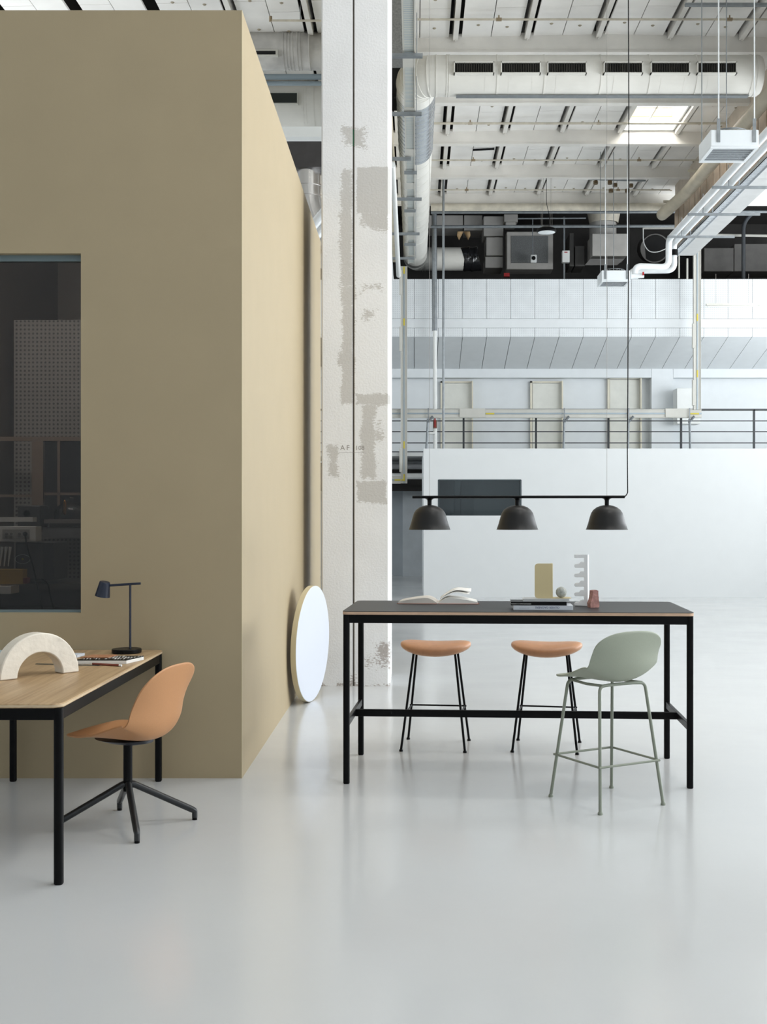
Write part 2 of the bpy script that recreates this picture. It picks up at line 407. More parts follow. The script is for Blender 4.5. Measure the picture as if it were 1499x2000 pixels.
mk('front_panel', box(B(), X(34, d), X(84, d), d-.006, d, Z(1130, d), Z(1062, d)), mat('equipment_face', (96, 96, 95), .4), t)
bm = B()
for k in range(24):
    a = 2*PI*k/24; b2 = 2*PI*(k+1)/24
    tube(bm, [Vector((X(45, d)+.05*math.cos(a), d-.008, Z(1092, d)+.03*math.sin(a))), Vector((X(45, d)+.05*math.cos(b2), d-.008, Z(1092, d)+.03*math.sin(b2)))], .0015, 5)
mk('emblem', bm, white, t); mk('emblem', box(B(), X(43, d), X(47, d), d-.009, d-.006, Z(1094, d), Z(1090, d)), yellow, t)
t = thing('microscope', 'dark bench instrument with round lens above the lab bench', 'instrument', (X(62, 8.2), 8.2, Z(1030, 8.2)))
mk('case', box(B(), X(43, 8.2), X(88, 8.2), 8.1, 8.3, Z(1036, 8.2), Z(987, 8.2)), eqm, t, bevel=.01)
bm = B(); tube(bm, [P(52, 1003, 8.09), P(52, 1003, 8.11)], .022, 18); mk('lens', bm, black_s, t)
bm = B(); box(bm, X(-90, 8.0), X(200, 8.0), 7.7, 8.45, Z(1140, 7.7)-.04, Z(1140, 7.7))
t = thing('lab_bench', 'dark lab bench under the equipment behind the window', 'bench', (-2.6, 8.0, 0))
mk('bench_top', bm, mat('bench_top', (90, 88, 84), .4), t)
mk('cabinet', box(B(), -3.8, -2.2, 7.85, 8.4, 0, Z(1140, 7.7)-.04), mat('bench_cabinet', (84, 84, 84), .5), t)
mk('shelf', box(B(), X(95, 8.2), X(200, 8.2), 8.1, 8.4, Z(1022, 8.2), Z(1014, 8.2)), mat('shelf_grey', (110, 106, 102), .5), label='grey shelf in the lab with a glass dome on it', cat='shelf')
mk('drawer_unit', box(B(), X(90, 8.2), X(200, 8.2), 8.12, 8.4, Z(1050, 8.2), Z(1029, 8.2)), mat('shelf_unit', (96, 95, 95), .5), label='grey box under the lab shelf behind the window', cat='box')
bm = B(); lathe(bm, [(.12, 0), (.12, .05), (.10, .09), (.06, .12), (.012, .135), (.012, .15), (.02, .16), (0, .17)], (X(137, 8.2), 8.24, Z(1014, 8.2)))
mk('glass_dome', bm, glass_mat('clear_glass', (.85, .85, .85), 1.6), label='round glass cake dome on the lab shelf', cat='glass dome')
bm = B()
lathe(bm, [(.006, 0), (.012, .01), (.012, .08), (.006, .10), (0, .11)], (X(118, 8.0), 8.1, Z(1005, 8.0)))
mk('bottle', bm, mat('amber_metal', (200, 150, 90), .25, metal=1), label='small shiny brass-coloured bottle beside the glass dome', cat='bottle')
for k, sx in enumerate((4, 12, 20)):
    bm = B(); tube(bm, [P(sx, 1068, 7.45), P(sx-1, 1080, 7.45), P(sx-4, 1106, 7.45)], .008, 8, rfun=lambda s: .011-.008*s)
    mk('pipette', bm, white, label=('white pipette hanging at the window edge of the lab bench', 'white pipette hanging second from the window edge', 'white pipette hanging nearest the instrument box')[k], cat='pipette', group='pipettes on the lab rack')
for k, sx in enumerate((6, 32)):
    bm = B(); w0 = 14 if k == 0 else 13
    box(bm, X(sx-w0, 7.4), X(sx+w0, 7.4), 7.4, 7.48, Z(1141, 7.4), Z(1112, 7.4))
    mk('tip_rack', bm, mat('yellow_rack', (175, 140, 60), .5), label='yellow tip rack on the lab bench '+('under the pipettes' if k == 0 else 'beside the small red box'), cat='rack')
mk('box', box(B(), X(44, 7.35), X(52, 7.35), 7.36, 7.42, Z(1140, 7.35), Z(1129, 7.35)), mat('dull_red', (120, 50, 55), .5), label='small dark red box at the end of the yellow racks', cat='box')
mk('paper_stack', box(B(), X(-30, 7.3), X(16, 7.3), 7.35, 7.5, Z(1161, 7.3), Z(1146, 7.3)), paper, label='white paper stack in front of the yellow racks', cat='paper')

# ------------------------------------------------------------------ twin concrete columns
CT = 9.3
t = thing('concrete_column', 'tall white plastered concrete twin column with grey filler patches and a vertical joint', 'column', (X(692, CD), CD+.4, 0))
def chcol(bm, x0, x1, y0, y1, z1, cl, cr):
    out = []
    if cl: out += [(x0, y0+cl), (x0+cl, y0)]
    else: out += [(x0, y0)]
    if cr: out += [(x1-cr, y0), (x1, y0+cr)]
    else: out += [(x1, y0)]
    out += [(x1, y1), (x0, y1)]
    a = [bm.verts.new((x, y, 0.0)) for x, y in out]; b = [bm.verts.new((x, y, z1)) for x, y in out]
    n = len(a); bm.faces.new(a); bm.faces.new(b[::-1])
    for k in range(n): bm.faces.new((a[k], a[(k+1) % n], b[(k+1) % n], b[k]))
xj0, xj1 = X(689, CD), X(692.5, CD)
CW = -.827
for (a, c, cl, cr) in ((CW, xj0, .012, .004), (xj1, X(762.5, CD), .004, .022)):
    bm = B(); chcol(bm, a, c, CD, CD+.8, CT, cl, cr); o = mk('shaft', bm, col_m, None, local=True)
    o.data.transform(MW[t].inverted()); o.parent = t; MW[o] = MW[t]
# keep object-space = world metres for the column material
for o in t.children:
    o.data.transform(MW[t]); o.location = -Vector(t.location)
mk('joint_filler', box(B(), xj0, xj1, CD+.02, CD+.4, 0, CT), mat('joint_grey', (105, 100, 92), .8, var=.2, scale=8), t)
mk('joint_filler', box(B(), xj0, xj1, CD+.012, CD+.02, Z(284, CD), Z(252, CD)), mat('joint_green', (50, 100, 70), .6), t, label='green paint rest in the joint')
pen = mat('pencil_mark', (150, 146, 142), .8)
for s_, px_, py_, sz in (('A', 665, 879, .062), ('F', 677, 879, .062), ('108', 694, 879, .056)):
    text('pencil_writing', s_, sz, Matrix.Translation(Vector((X(px_, CD), CD-.001, Z(py_, CD)))) @ FACE, pen, t, .0002)
mk('pencil_line', box(B(), X(662, CD), X(712, CD), CD-.001, CD, Z(884, CD), Z(883.5, CD)), pen, t)

# ------------------------------------------------------------------ ceiling
ZB = 8.61
def zc(x): return 8.87-.02*abs(x-3.0)
beams = [9.0, 11.15, 13.3, 15.4, 17.5, 19.65, 21.8, 23.95, 26.0]
xr = [.625+1.09*i for i in range(-8, 13)]
bm = B()
def slab(x0, x1, y0, y1, t=.04):
    p = []
    for (x, y) in ((x0, y0), (x1, y0), (x1, y1), (x0, y1)): p.append((x, y, zc(x)))
    v = [bm.verts.new(q) for q in p]; u = [bm.verts.new((q[0], q[1], q[2]+t)) for q in p]
    bm.faces.new(v); bm.faces.new(u[::-1])
    for k in range(4): bm.faces.new((v[k], u[k], u[(k+1) % 4], v[(k+1) % 4]))
sky_i = None
for bi in range(len(beams)-1):
    y0, y1 = beams[bi]+.12, beams[bi+1]-.0
    for i in range(len(xr)-1):
        x0, x1 = xr[i]+.10, xr[i+1]-.10
        if abs(beams[bi]-19.65) < .1 and xr[i] < 4.4 < xr[i+1]: continue
        if abs(beams[bi]-19.65) < .1 and False: continue
        xm = (x0+x1)/2; ym = (y0+y1)/2
        for (a, c) in ((x0, xm-.006), (xm+.006, x1)):
            slab(a, c, y0, ym-.005-.35*(a < xm)); slab(a, c, ym+.005-.35*(a < xm), y1)
ce = struct('ceiling', bm, ceil_m)
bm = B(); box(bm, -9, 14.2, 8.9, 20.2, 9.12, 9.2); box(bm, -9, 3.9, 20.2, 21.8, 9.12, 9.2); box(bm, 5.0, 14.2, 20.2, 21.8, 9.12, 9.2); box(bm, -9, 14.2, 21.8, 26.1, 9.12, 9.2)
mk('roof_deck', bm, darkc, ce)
bm = B(); box(bm, -9, 1.2, -6.2, 8.9, 8.8, 9.0); box(bm, 6.5, 14.2, -6.2, 8.9, 8.8, 9.0)
box(bm, 1.2, 6.5, -6.2, 2.2, 8.8, 9.0); box(bm, 1.2, 6.5, 3.8, 8.2, 8.8, 9.0); mk('near_panel', bm, ceil_m, ce)
for yb in beams:
    bm = B(); ring_ = []
    for x in (-9, 3.0, 14.0):
        ring_.append([bm.verts.new(q) for q in ((x, yb, ZB), (x, yb, zc(x)+.05), (x, yb+.10, zc(x)+.05), (x, yb+.10, ZB))])
    for a, b in zip(ring_, ring_[1:]):
        for k in range(4): bm.faces.new((a[k], a[(k+1) % 4], b[(k+1) % 4], b[k]))
    bm.faces.new(ring_[0]); bm.faces.new(ring_[-1][::-1])
    box(bm, -9, 14.0, yb-.02, yb+.12, ZB-.025, ZB-.002)
    mk('beam', bm, beam_m, ce)
for bi in range(2, len(beams)-1):
    for x in xr:
        if x < -3.5 or x > 9.5: continue
        y0, y1 = beams[bi]+.14, beams[bi+1]-.02
        bm = B(); zz = zc(x)-.03
        box(bm, x-.038, x+.038, y0, y1, zz-.03, zz-.02); box(bm, x-.038, x-.030, y0, y1, zz-.02, 9.1); box(bm, x+.030, x+.038, y0, y1, zz-.02, 9.1)
        tube(bm, [(x, y1-.03, zz-.034), (x, y1-.03, zz-.06)], .012, 8)
        mk('rib', bm, beam_m, ce)
bm = B()
for bi in range(3, len(beams)-1):
    y0, y1 = beams[bi], beams[bi+1]
    for i in range(len(xr)-1):
        if xr[i] < -4 : continue
        if abs(beams[bi]-19.65) < .1 and xr[i] < 4.4 < xr[i+1]: continue
        for fx in (.3, .7):
            for fy in (.35, .8):
                x = xr[i]+1.09*fx; y = y0+(y1-y0)*(fy+.04*(fx > .5))
                lathe(bm, [(0, -.012), (.018, -.012), (.03, 0)], (x, y, zc(x)), 8)
mk('fixing_plates', bm, mat('fixing_brown', (165, 155, 135), .6), ce)
# skylight in view
sx0, sx1, sy0, sy1 = xr[[i for i in range(len(xr)) if xr[i] < 4.4][-1]]+.09, 0, 20.35, 21.75
sx1 = sx0+.91
bm = B(); zz = zc(4.4)
box(bm, sx0-.03, sx0, sy0-.6, sy1+.02, zz, 9.4); box(bm, sx1, sx1+.03, sy0-.6, sy1+.02, zz, 9.4)
box(bm, sx0-.03, sx1+.03, sy1, sy1+.03, zz, 9.4)
sk = struct('window_2', bm, white)
mk('timber_lining', box(B(), sx0, sx1, sy1-.02, sy1, zz+.25, 9.3), mat('raw_timber', (220, 170, 115), .6), sk)
mk('timber_lining', box(B(), sx0, sx1, sy0-.6, sy0-.2, zz+.0, zz+.04), ceil_m, sk)
bm = B(); box(bm, sx0, sx1, 21.0, 21.03, 9.0, 9.04); box(bm, (sx0+sx1)/2-.015, (sx0+sx1)/2+.015, sy0, sy1, 9.0, 9.03)
mk('glazing_bar', bm, offw, sk)

# sprinkler pipes crossing under each bay
zp = 8.72
for k, (py, x0, x1, lab) in enumerate(((38, 813, 1520, 'topmost, above the big vented duct'), (241, 846, 1230, 'passing under the bright skylight'), (313, 843, 1370, 'between skylight bay and last bays'), (371, 841, 1310, 'in the last bay before the dark plenum'))):
    dd = (zp-CH)*F/(PY-py); t = thing('sprinkler_pipe', 'thin stained white sprinkler pipe '+lab, 'pipe', (X(x0, dd), dd, zp), group=None)
    xe = X(x1, dd)
    if k == 1: xe = X(1430, dd)
    bm = B(); tube(bm, [(X(x0, dd), dd, zp), (xe, dd, zp)], .022 if k == 1 else .016, 10); mk('pipe', bm, dirtypipe, t)
    for hx in {0: (975, 1426), 1: (919, 1170), 2: (925, 1249), 3: (912, 1208)}[k]:
        bm = B(); xx = X(hx, dd); tube(bm, [(xx, dd, zp), (xx, dd, zp+.06)], .011, 8); box(bm, xx-.04, xx+.04, dd-.018, dd+.018, zp-.019, zp+.019)
        mk('sprinkler_head', bm, mat('brass_dull', (150, 132, 104), .5), t)
d = 16.4
t = thing('sprinkler_pipe', 'short sprinkler pipe with an orange cap seen left of the concrete column', 'pipe', P(528, 40, d))
bm = B(); tube(bm, [P(528, 40, d), P(700, 41, d)], .016, 10); mk('pipe', bm, dirtypipe, t)
mk('hanger_rod', tube(B(), [P(587, 40, d), Vector((X(587, d), d, 8.86))], .008, 6), galv_d, t)
bm = B(); tube(bm, [P(529, 42, d), P(529, 32, d)], .022, 8); mk('sprinkler_head', bm, mat('brass_dull', (150, 132, 104), .5), t)

# ------------------------------------------------------------------ ducts
VZ = Z(148.5, 16.5); VR = .2835
t = thing('air_duct', 'large white round ventilation duct with six slatted vents, elbow and long run to the back', 'duct', (2.5, 16.5, VZ-VR))
bm = B(); tube(bm, [(4.86, 16.5, VZ), (.62, 16.5, VZ)], VR, 40)
for px_ in (873, 877, 970, 1061, 1170, 1264, 1355, 1462): ring(bm, (X(px_, 16.5), 16.5, VZ), (1, 0, 0), VR+.007, .018, 40)
for px_ in (946, 992, 1037, 1083, 1194, 1285, 1330, 1376): ring(bm, (X(px_, 16.5), 16.5, VZ), (1, 0, 0), VR+.002, .008, 40)
mk('duct_run', bm, duct_w, t)
bm = B(); lathe(bm, [(VR+.004, 0), (VR, .07), (VR-.03, .11), (.0, .125)], (0, 0, 0), 40, Matrix.Translation((4.86, 16.5, VZ)) @ Matrix.Rotation(PI/2, 4, 'Y')); mk('end_cap', bm, duct_w, t)
bm = B(); el = fillet([(.62, 16.5, VZ), (.02, 16.5, VZ), (.02, 17.1, VZ)], .7, 6); tube(bm, el, VR, 40)
for q in range(1, len(el)-1): ring(bm, el[q], (el[q+1]-el[q-1]), VR+.008, .014, 40)
mk('elbow', bm, duct_w, t)
yA = 17.1; yB = (VZ-VR-CH)*F/(PY-322); yC = 27.7
bm = B(); tube(bm, [(.02, yA, VZ), (.02, yB, VZ)], VR+.004, 40)
for q in range(14): ring(bm, (.02, yA+.1+q*(yB-yA-.2)/13, VZ), (0, 1, 0), VR+.009+.003*(q % 2), .02, 40)
mk('galvanised_section', bm, galv, t, label='shiny galvanised duct section')
bm = B(); tube(bm, [(.02, yB, VZ), (.02, yC, VZ)], VR, 40)
for q in range(12): ring(bm, (.02, yB+.3+q*.5, VZ), (.12, 1, 0), VR+.005, .012, 40)
mk('duct_run', bm, duct_w, t)
bm = B(); el = fillet([(.02, yC, VZ), (.02, 28.2, VZ), (.55, 28.2, VZ)], .5, 8); tube(bm, el, VR, 40)
for q in range(1, len(el)-1): ring(bm, el[q], (el[q+1]-el[q-1]), VR+.01, .014, 40)
mk('elbow', bm, duct_g, t)
bm = B(); tube(bm, [(.55, 28.2, VZ), (X(907, 28.2), 28.2, VZ)], VR, 40); mk('duct_run', bm, duct_w, t)
bm = B(); tube(bm, [(X(905, 28.2)+.03*q, 28.2, VZ+.01*math.sin(q*2.1)) for q in range(13)], VR+.01, 20, rfun=lambda s: VR+.01+.012*math.sin(s*40))
mk('plastic_wrap', bm, mat('black_film', (30, 30, 32), .15, bump=.6, bscale=14), t)
for (a, c) in ((887, 966), (979, 1057), (1070, 1147), (1180, 1257), (1272, 1349), (1363, 1441)):
    d = 16.15; bm = B(); x0, x1 = X(a, d), X(c, d); z0, z1 = Z(143, d), Z(120, d); fr = .014
    box(bm, x0, x1, d, d+.12, z1-fr, z1); box(bm, x0, x1, d, d+.12, z0, z0+fr); box(bm, x0, x0+fr, d, d+.12, z0, z1); box(bm, x1-fr, x1, d, d+.12, z0, z1)
    v = mk('vent', bm, duct_w, t)
    bm = B(); box(bm, x0+fr, x1-fr, d+.035, d+.05, z0+fr, z1-fr); mk('vent_opening', bm, dark, v)
    bm = B()
    for q in range(22): box(bm, x0+fr+(x1-x0-2*fr)*(q+.5)/22-.003, x0+fr+(x1-x0-2*fr)*(q+.5)/22+.003, d+.012, d+.034, z0+fr, z1-fr)
    mk('slats', bm, mat('dark_slat', (66, 64, 58), .5), v)
bm = B(); box(bm, .6, 4.8, 16.44, 16.54, VZ-VR-.022, VZ-VR-.010)
mk('perforated_tray', bm, galv_d, label='long grey perforated cable tray fixed under the big vented duct', cat='cable tray')

# left-hand ducts seen between tan block and column
d = 17.4
t = thing('air_duct', 'dirty white round duct end with a narrow slot, upper left between tan block and column', 'duct', P(600, 134, d))
bm = B(); r_ = 36.5/F*d; zc_ = Z(98.5, d); tube(bm, [(-8.9, d, zc_), (X(590, d), d, zc_)], r_, 36); tube(bm, [(X(585, d), d, zc_), (X(690, d), d+.1, zc_)], r_*.97, 36)
for q in (556, 562, 568, 574, 583, 606): ring(bm, (X(q, d), d, zc_), (1, 0, 0), r_+.008, .02, 36)
mk('duct_run', bm, mat('soiled_white_duct', (190, 188, 184), .45, var=.22, scale=3.5), t)
bm = B(); box(bm, X(470, d), X(547, d), d-.25-.03, d-.2, Z(110, d-.25), Z(98, d-.25)); mk('slot_frame', bm, offw, t)
bm = B(); box(bm, X(470, d), X(543, d), d-.25-.033, d-.2, Z(108, d-.25), Z(101, d-.25)); mk('slot_opening', bm, dark, t)
bm = B(); box(bm, X(567.5, d), X(573.5, d), d-.31, d-.3, Z(62, d), Z(-30, d)); mk('hanger_strap', bm, white, t)
d = 19.3
t = thing('air_duct', 'grey-white round duct with slatted vent, lower of the ducts left of the column', 'duct', P(600, 243, d))
r_ = .40; zc_ = Z(206, d); bm = B(); tube(bm, [(-8.9, d, zc_), (X(700, d), d, zc_)], r_, 36)
for q in (596, 601, 616): ring(bm, (X(q, d), d, zc_), (1, 0, 0), r_+.005, .02, 36)
mk('duct_run', bm, duct_w, t)
bm = B(); dv = d-.39; box(bm, X(500, dv), X(583, dv), dv-.05, dv, Z(205, dv), Z(182, dv)); mk('vent', bm, offw, t)
bm = B(); box(bm, X(503, dv), X(581, dv), dv-.055, dv-.04, Z(203, dv), Z(184, dv)); mk('vent_opening', bm, mat('vent_dark_green', (30, 36, 32), .6), t)
d = 18.4
for k, (py, lab) in enumerate(((150, 'upper'), (163, 'lower'))):
    bm = B(); tube(bm, [(-8.9, d, Z(py, d)), (X(700, d), d, Z(py, d))], .045 if k == 0 else .035, 12)
    mk('pipe', bm, mat('pale_blue_pipe', (150, 165, 174), .4), label=lab+' of two pale blue-grey pipes between the two ducts left of the column', cat='pipe')
d = 18.0
bm = B(); box(bm, -8.9, X(705, d), d, d+.4, Z(267, d), Z(247, d)); mk('light_channel', bm, white, label='long bright white channel below the slatted duct left of the column', cat='channel')
d = 15.5
t = thing('exhaust_box', 'dark grey metal exhaust box above the polished steel pipe left of the column', 'duct', P(590, 326, d))
mk('case', box(B(), X(520, d), X(645, d), d, d+.7, Z(326, d), Z(276, d)), mat('dark_grey_metal', (66, 64, 64), .5, metal=.4, var=.2), t)  # dark grey metal case with random mottling
mk('hanger_rod', tube(B(), [P(630, 278, d+.3), Vector((X(630, d+.3), d+.3, 8.62))], .012, 8), galv_d, t)
d = 15.75
bm = B(); pts = fillet([P(600, 322, d), P(600, 415, d), P(660, 520, d)], .5, 8); tube(bm, pts, .212, 36)
for q in (365, 385): ring(bm, P(600, q, d), (0, 0, 1), .219, .02, 36)
mk('steel_pipe', bm, steel, label='polished steel flue pipe bending behind the concrete column', cat='pipe')
d = 13.6
for k, (a, lab) in enumerate(((0, 'larger'), (26, 'smaller'))):
    bm = B(); tube(bm, fillet([P(690, 360+a, d), P(630, 420+a, d), P(600, 460+a, d), P(560, 520+a, d)], .3), .07-.02*k, 16)
    mk('insulated_pipe', bm, mat('bright_foil', (225, 228, 230), .25, metal=.6), label=lab+' white pipe slanting down under the steel flue, left of the column', cat='pipe')

# upper side wall of the column line, seen right of the column
bm = B(); box(bm, -.62, -.40, 11.0, 27.45, 7.6, 8.85)
struct('wall_upper_left', bm, mat('beige_board', (196, 188, 166), .7, var=.12, scale=2))
for q, yy in enumerate((12.5, 15.0, 17.3, 19.6, 21.9, 24.2)):
    pass
mk('felt_panel', box(B(), X(752, 15.4), X(790, 15.4), 15.4, 15.9, Z(104, 15.4), 8.6), mat('grey_felt', (112, 113, 112), .9, var=.25, scale=40), label='dark grey felt-covered duct panel at the top, between column and cable tray', cat='duct')
mk('void_block', box(B(), -.39, X(784, 18.0), 18.0, 18.6, Z(190, 18.0), 8.57), dark, label='black block painting the dark void under the grey felt panel, left of the duct elbow', cat='duct')  # block stands in for a dark void, its shade put into the colour

# tray running in depth under the duct
zt = 6.9; tx = -.065; tw = .072
t = thing('cable_tray', 'long perforated cable tray running to the back under the galvanised duct', 'cable tray', (tx, 18, zt))
bm = B(); box(bm, tx-tw, tx+tw, 10.8, 24.4, zt, zt+.006); box(bm, tx-tw, tx-tw+.012, 10.8, 24.4, zt-.015, zt+.06); box(bm, tx+tw-.012, tx+tw, 10.8, 24.4, zt-.015, zt+.06)
mk('channel', bm, trunk_m, t)
mk('slotted_strip', box(B(), tx-tw+.02, tx+tw-.02, 10.9, 24.3, zt-.003, zt), stripe_mat('slotted_strip', (198, 198, 188), (160, 172, 178), .045, .011), t)
for q in range(7):
    y = 13.4+q*1.7; bm = B(); box(bm, tx-tw-.004, tx+tw+.004, y, y+.35, zt-.012, zt-.004); mk('joint_plate', bm, trunk_m, t)
for q, (py, xa, xb) in enumerate(((107, 758, 826), (221, 764, 824), (309, 760, 803), (336, 790, 815), (388, 762, 824), (411, 790, 812), (456, 762, 820), (477, 790, 812), (504, 765, 810))):
    y = (zt-.05-CH)*F/(PY-py); bm = B(); box(bm, X(xa, y), X(xb, y), y, y+.06, zt-.07, zt-.03); tube(bm, [(tx+tw+.02, y+.03, zt-.05), (tx+tw+.02, y+.03, zt+.45)], .006, 6)
    mk('bracket', bm, galv_d, t)
for k, (pa, pb, r_, lab) in enumerate((((768, 322), (779, 538), .05, 'white round pipe running back beside the concrete column, inner one'), ((751, 330), (765, 545), .05, 'white round pipe hugging the right edge of the concrete column'))):
    h = 5.2; da = h*F/(PY-pa[1]); db = h*F/(PY-pb[1])
    bm = B(); tube(bm, [P(pa[0]-14, pa[1], da), P(*pa, da), P(*pb, db)] if k == 0 else [P(*pa, da), P(*pb, db)], r_, 16); mk('white_pipe', bm, white, label=lab, cat='pipe')
mk('vertical_conduit', tube(B(), [P(866.5, 337, 24.2), Vector((X(866.5, 24.2), 24.2, 2.78))], .025, 12), galv_d, label='thin grey vertical conduit, right of the two upright pipes near the column', cat='pipe')
t = thing('vertical_pipe', 'upright pipe grey above and white below with a red valve handle', 'pipe', P(849, 884, 27.15))
mk('upper_pipe', tube(B(), [P(848.5, 415, 27.15), P(849.5, 646, 27.15)], .061, 14), galv_d, t, label='grey upper pipe')
mk('lower_pipe', tube(B(), [P(850, 645, 27.15), Vector((X(850.5, 27.15), 27.15, 3.02))], .047, 14), white, t, label='white lower pipe')
bm = B(); box(bm, X(846.5, 27), X(854, 27), 27.05, 27.2, Z(836, 27), Z(820, 27)); mk('valve', bm, mat('rusty_brass', (120, 84, 70), .5), t)
bm = B(); box(bm, X(849, 27), X(851.5, 27), 27.02, 27.05, Z(834, 27), Z(817, 27)); mk('valve_handle', bm, red, t)
bm = B(); tube(bm, [P(838, 846, 27.1), P(850, 846, 27.1)], .03, 10); mk('branch', bm, white, t)

# ------------------------------------------------------------------ back facade, plenum, gallery
DF = 27.5; sxl = -4.2; sxr = 13.9
bm = B(); box(bm, sxl, sxr, DF+.06, DF+.2, Z(657, DF), Z(545, DF)-.005)
box(bm, sxl, sxr, DF+.01, DF+.06, Z(640, DF), Z(622.5, DF))
fac = struct('wall_back', bm, wall_white)
pan = dots_mat('perforated_white_board', (224, 228, 230), (196, 201, 205), .045, .011)
bm = B(); seams = [809.5+47.2*k for k in range(-3, 24)]
for a, c in zip(seams, seams[1:]):
    box(bm, X(a, DF)+.004, X(c, DF)-.004, DF, DF+.05, Z(622, DF), Z(545, DF)); box(bm, X(a, DF)+.004, X(c, DF)-.004, DF, DF+.05, Z(657.5, DF), Z(640.5, DF))
mk('wall_boards', bm, pan, fac)
bm = B(); DB = 29.5
for a, c in zip(seams, seams[1:]):
    x0, x1 = X(a, DF)+.006, X(c, DF)-.006
    v = [bm.verts.new(q) for q in ((x0, DF+.006, Z(657.6, DF)), (x1, DF+.006, Z(657.6, DF)), (x1, DB, Z(720.5, DB)), (x0, DB, Z(720.5, DB)))]
    u = [bm.verts.new(q.co+Vector((0, 0, .04))) for q in v]
    bm.faces.new(v); bm.faces.new(u[::-1])
    for k in range(4): bm.faces.new((v[k], u[k], u[(k+1) % 4], v[(k+1) % 4]))
mk('soffit_boards', bm, wall_white, fac)
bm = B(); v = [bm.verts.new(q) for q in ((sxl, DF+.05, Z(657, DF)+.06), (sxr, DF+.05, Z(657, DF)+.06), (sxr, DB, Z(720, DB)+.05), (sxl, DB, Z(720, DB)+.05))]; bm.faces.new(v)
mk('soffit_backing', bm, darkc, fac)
bm = B(); box(bm, sxl, X(1273, DB), DB, DB+.3, Z(737.5, DB), Z(720, DB)); box(bm, X(1316, DB), sxr, DB, DB+.3, Z(737.5, DB), Z(720, DB)); box(bm, X(1273.5, DB), X(1315.5, DB), DB-.0, DB+.3, 3.0, Z(720, DB))
box(bm, sxl, sxr, DB+.3, DB+.42, 3.0, Z(720, DB)+.1)
mk('upper_wall', bm, wall_white, fac)
bm = B(); DG = 29.3
box(bm, sxl, sxr, DG, DG+.15, 0, 2.75); mk('lower_wall', bm, mat('grey_wall', (178, 186, 192), .6), fac)
box_ = box(B(), X(787, DG-.25), X(824.5, DG-.25)+.6, DG-.25, DG, 0, 2.75); mk('pier', box_, mat('grey_wall_light', (196, 203, 208), .6), fac)
bm = B(); box(bm, sxl, sxr, 26.9, 29.5, 2.93, 3.02); box(bm, sxl, sxr, 29.1, 29.6, 2.5, 2.86)
mk('gallery_slab', bm, mat('gallery_paint', (190, 192, 192), .6), fac)
# doors on the gallery
dm = mat('cream_door', (222, 222, 214), .5)
for k, (a, c, top, lab) in enumerate(((861, 924, 745, 0), (1036, 1099, 745, 0), (1187, 1252, 738, 0))):
    dd = DB+.26; bm = B(); box(bm, X(a+5, dd), X(c-3, dd), dd-.01, dd+.02, 3.02, Z(top+4, dd)); o = struct('door_%d' % (k+1), bm, dm)
    bm = B(); box(bm, X(a, dd), X(a+4, dd), dd-.05, dd, 3.02, Z(top, dd)); box(bm, X(c-2.5, dd), X(c, dd), dd-.16, dd, 3.02, Z(top, dd)); box(bm, X(a, dd), X(c, dd), dd-.05, dd, Z(top+3, dd), Z(top, dd))
    mk('door_frame', bm, cream, o)
bm = B(); box(bm, X(1317, 29.3), X(1362, 29.3), 28.95, 29.4, Z(830, 29.3), Z(761, 29.3)); mk('wall_cabinet', bm, white, label='white cabinet on the gallery wall beside the right vertical trunking', cat='cabinet', bevel=.01)
# gallery railing
DR = 27.4; zr = Z(798.5, DR)
t = thing('gallery_railing', 'dark steel railing with three thin horizontal bars along the upper gallery', 'railing', (3, DR, 3.02))
bm = B(); box(bm, sxl, sxr, DR-.03, DR+.03, zr-.045, zr); mk('handrail', bm, rail_m, t)
for py in (822, 843, 865):
    bm = B(); box(bm, sxl, sxr, DR-.008, DR+.008, Z(py+1.1, DR), Z(py-.9, DR)); mk('bar', bm, rail_m, t)
bm = B(); box(bm, sxl, sxr, DR-.03, DR+.03, 3.02, 3.07); mk('bottom_rail', bm, rail_m, t)
for px_ in (622, 764.5, 906, 1047.5, 1189, 1331, 1473.5, 1614, 1755):
    bm = B(); box(bm, X(px_, DR)-.022, X(px_, DR)+.022, DR-.03, DR+.03, 3.02, zr-.02); mk('post', bm, rail_m, t)
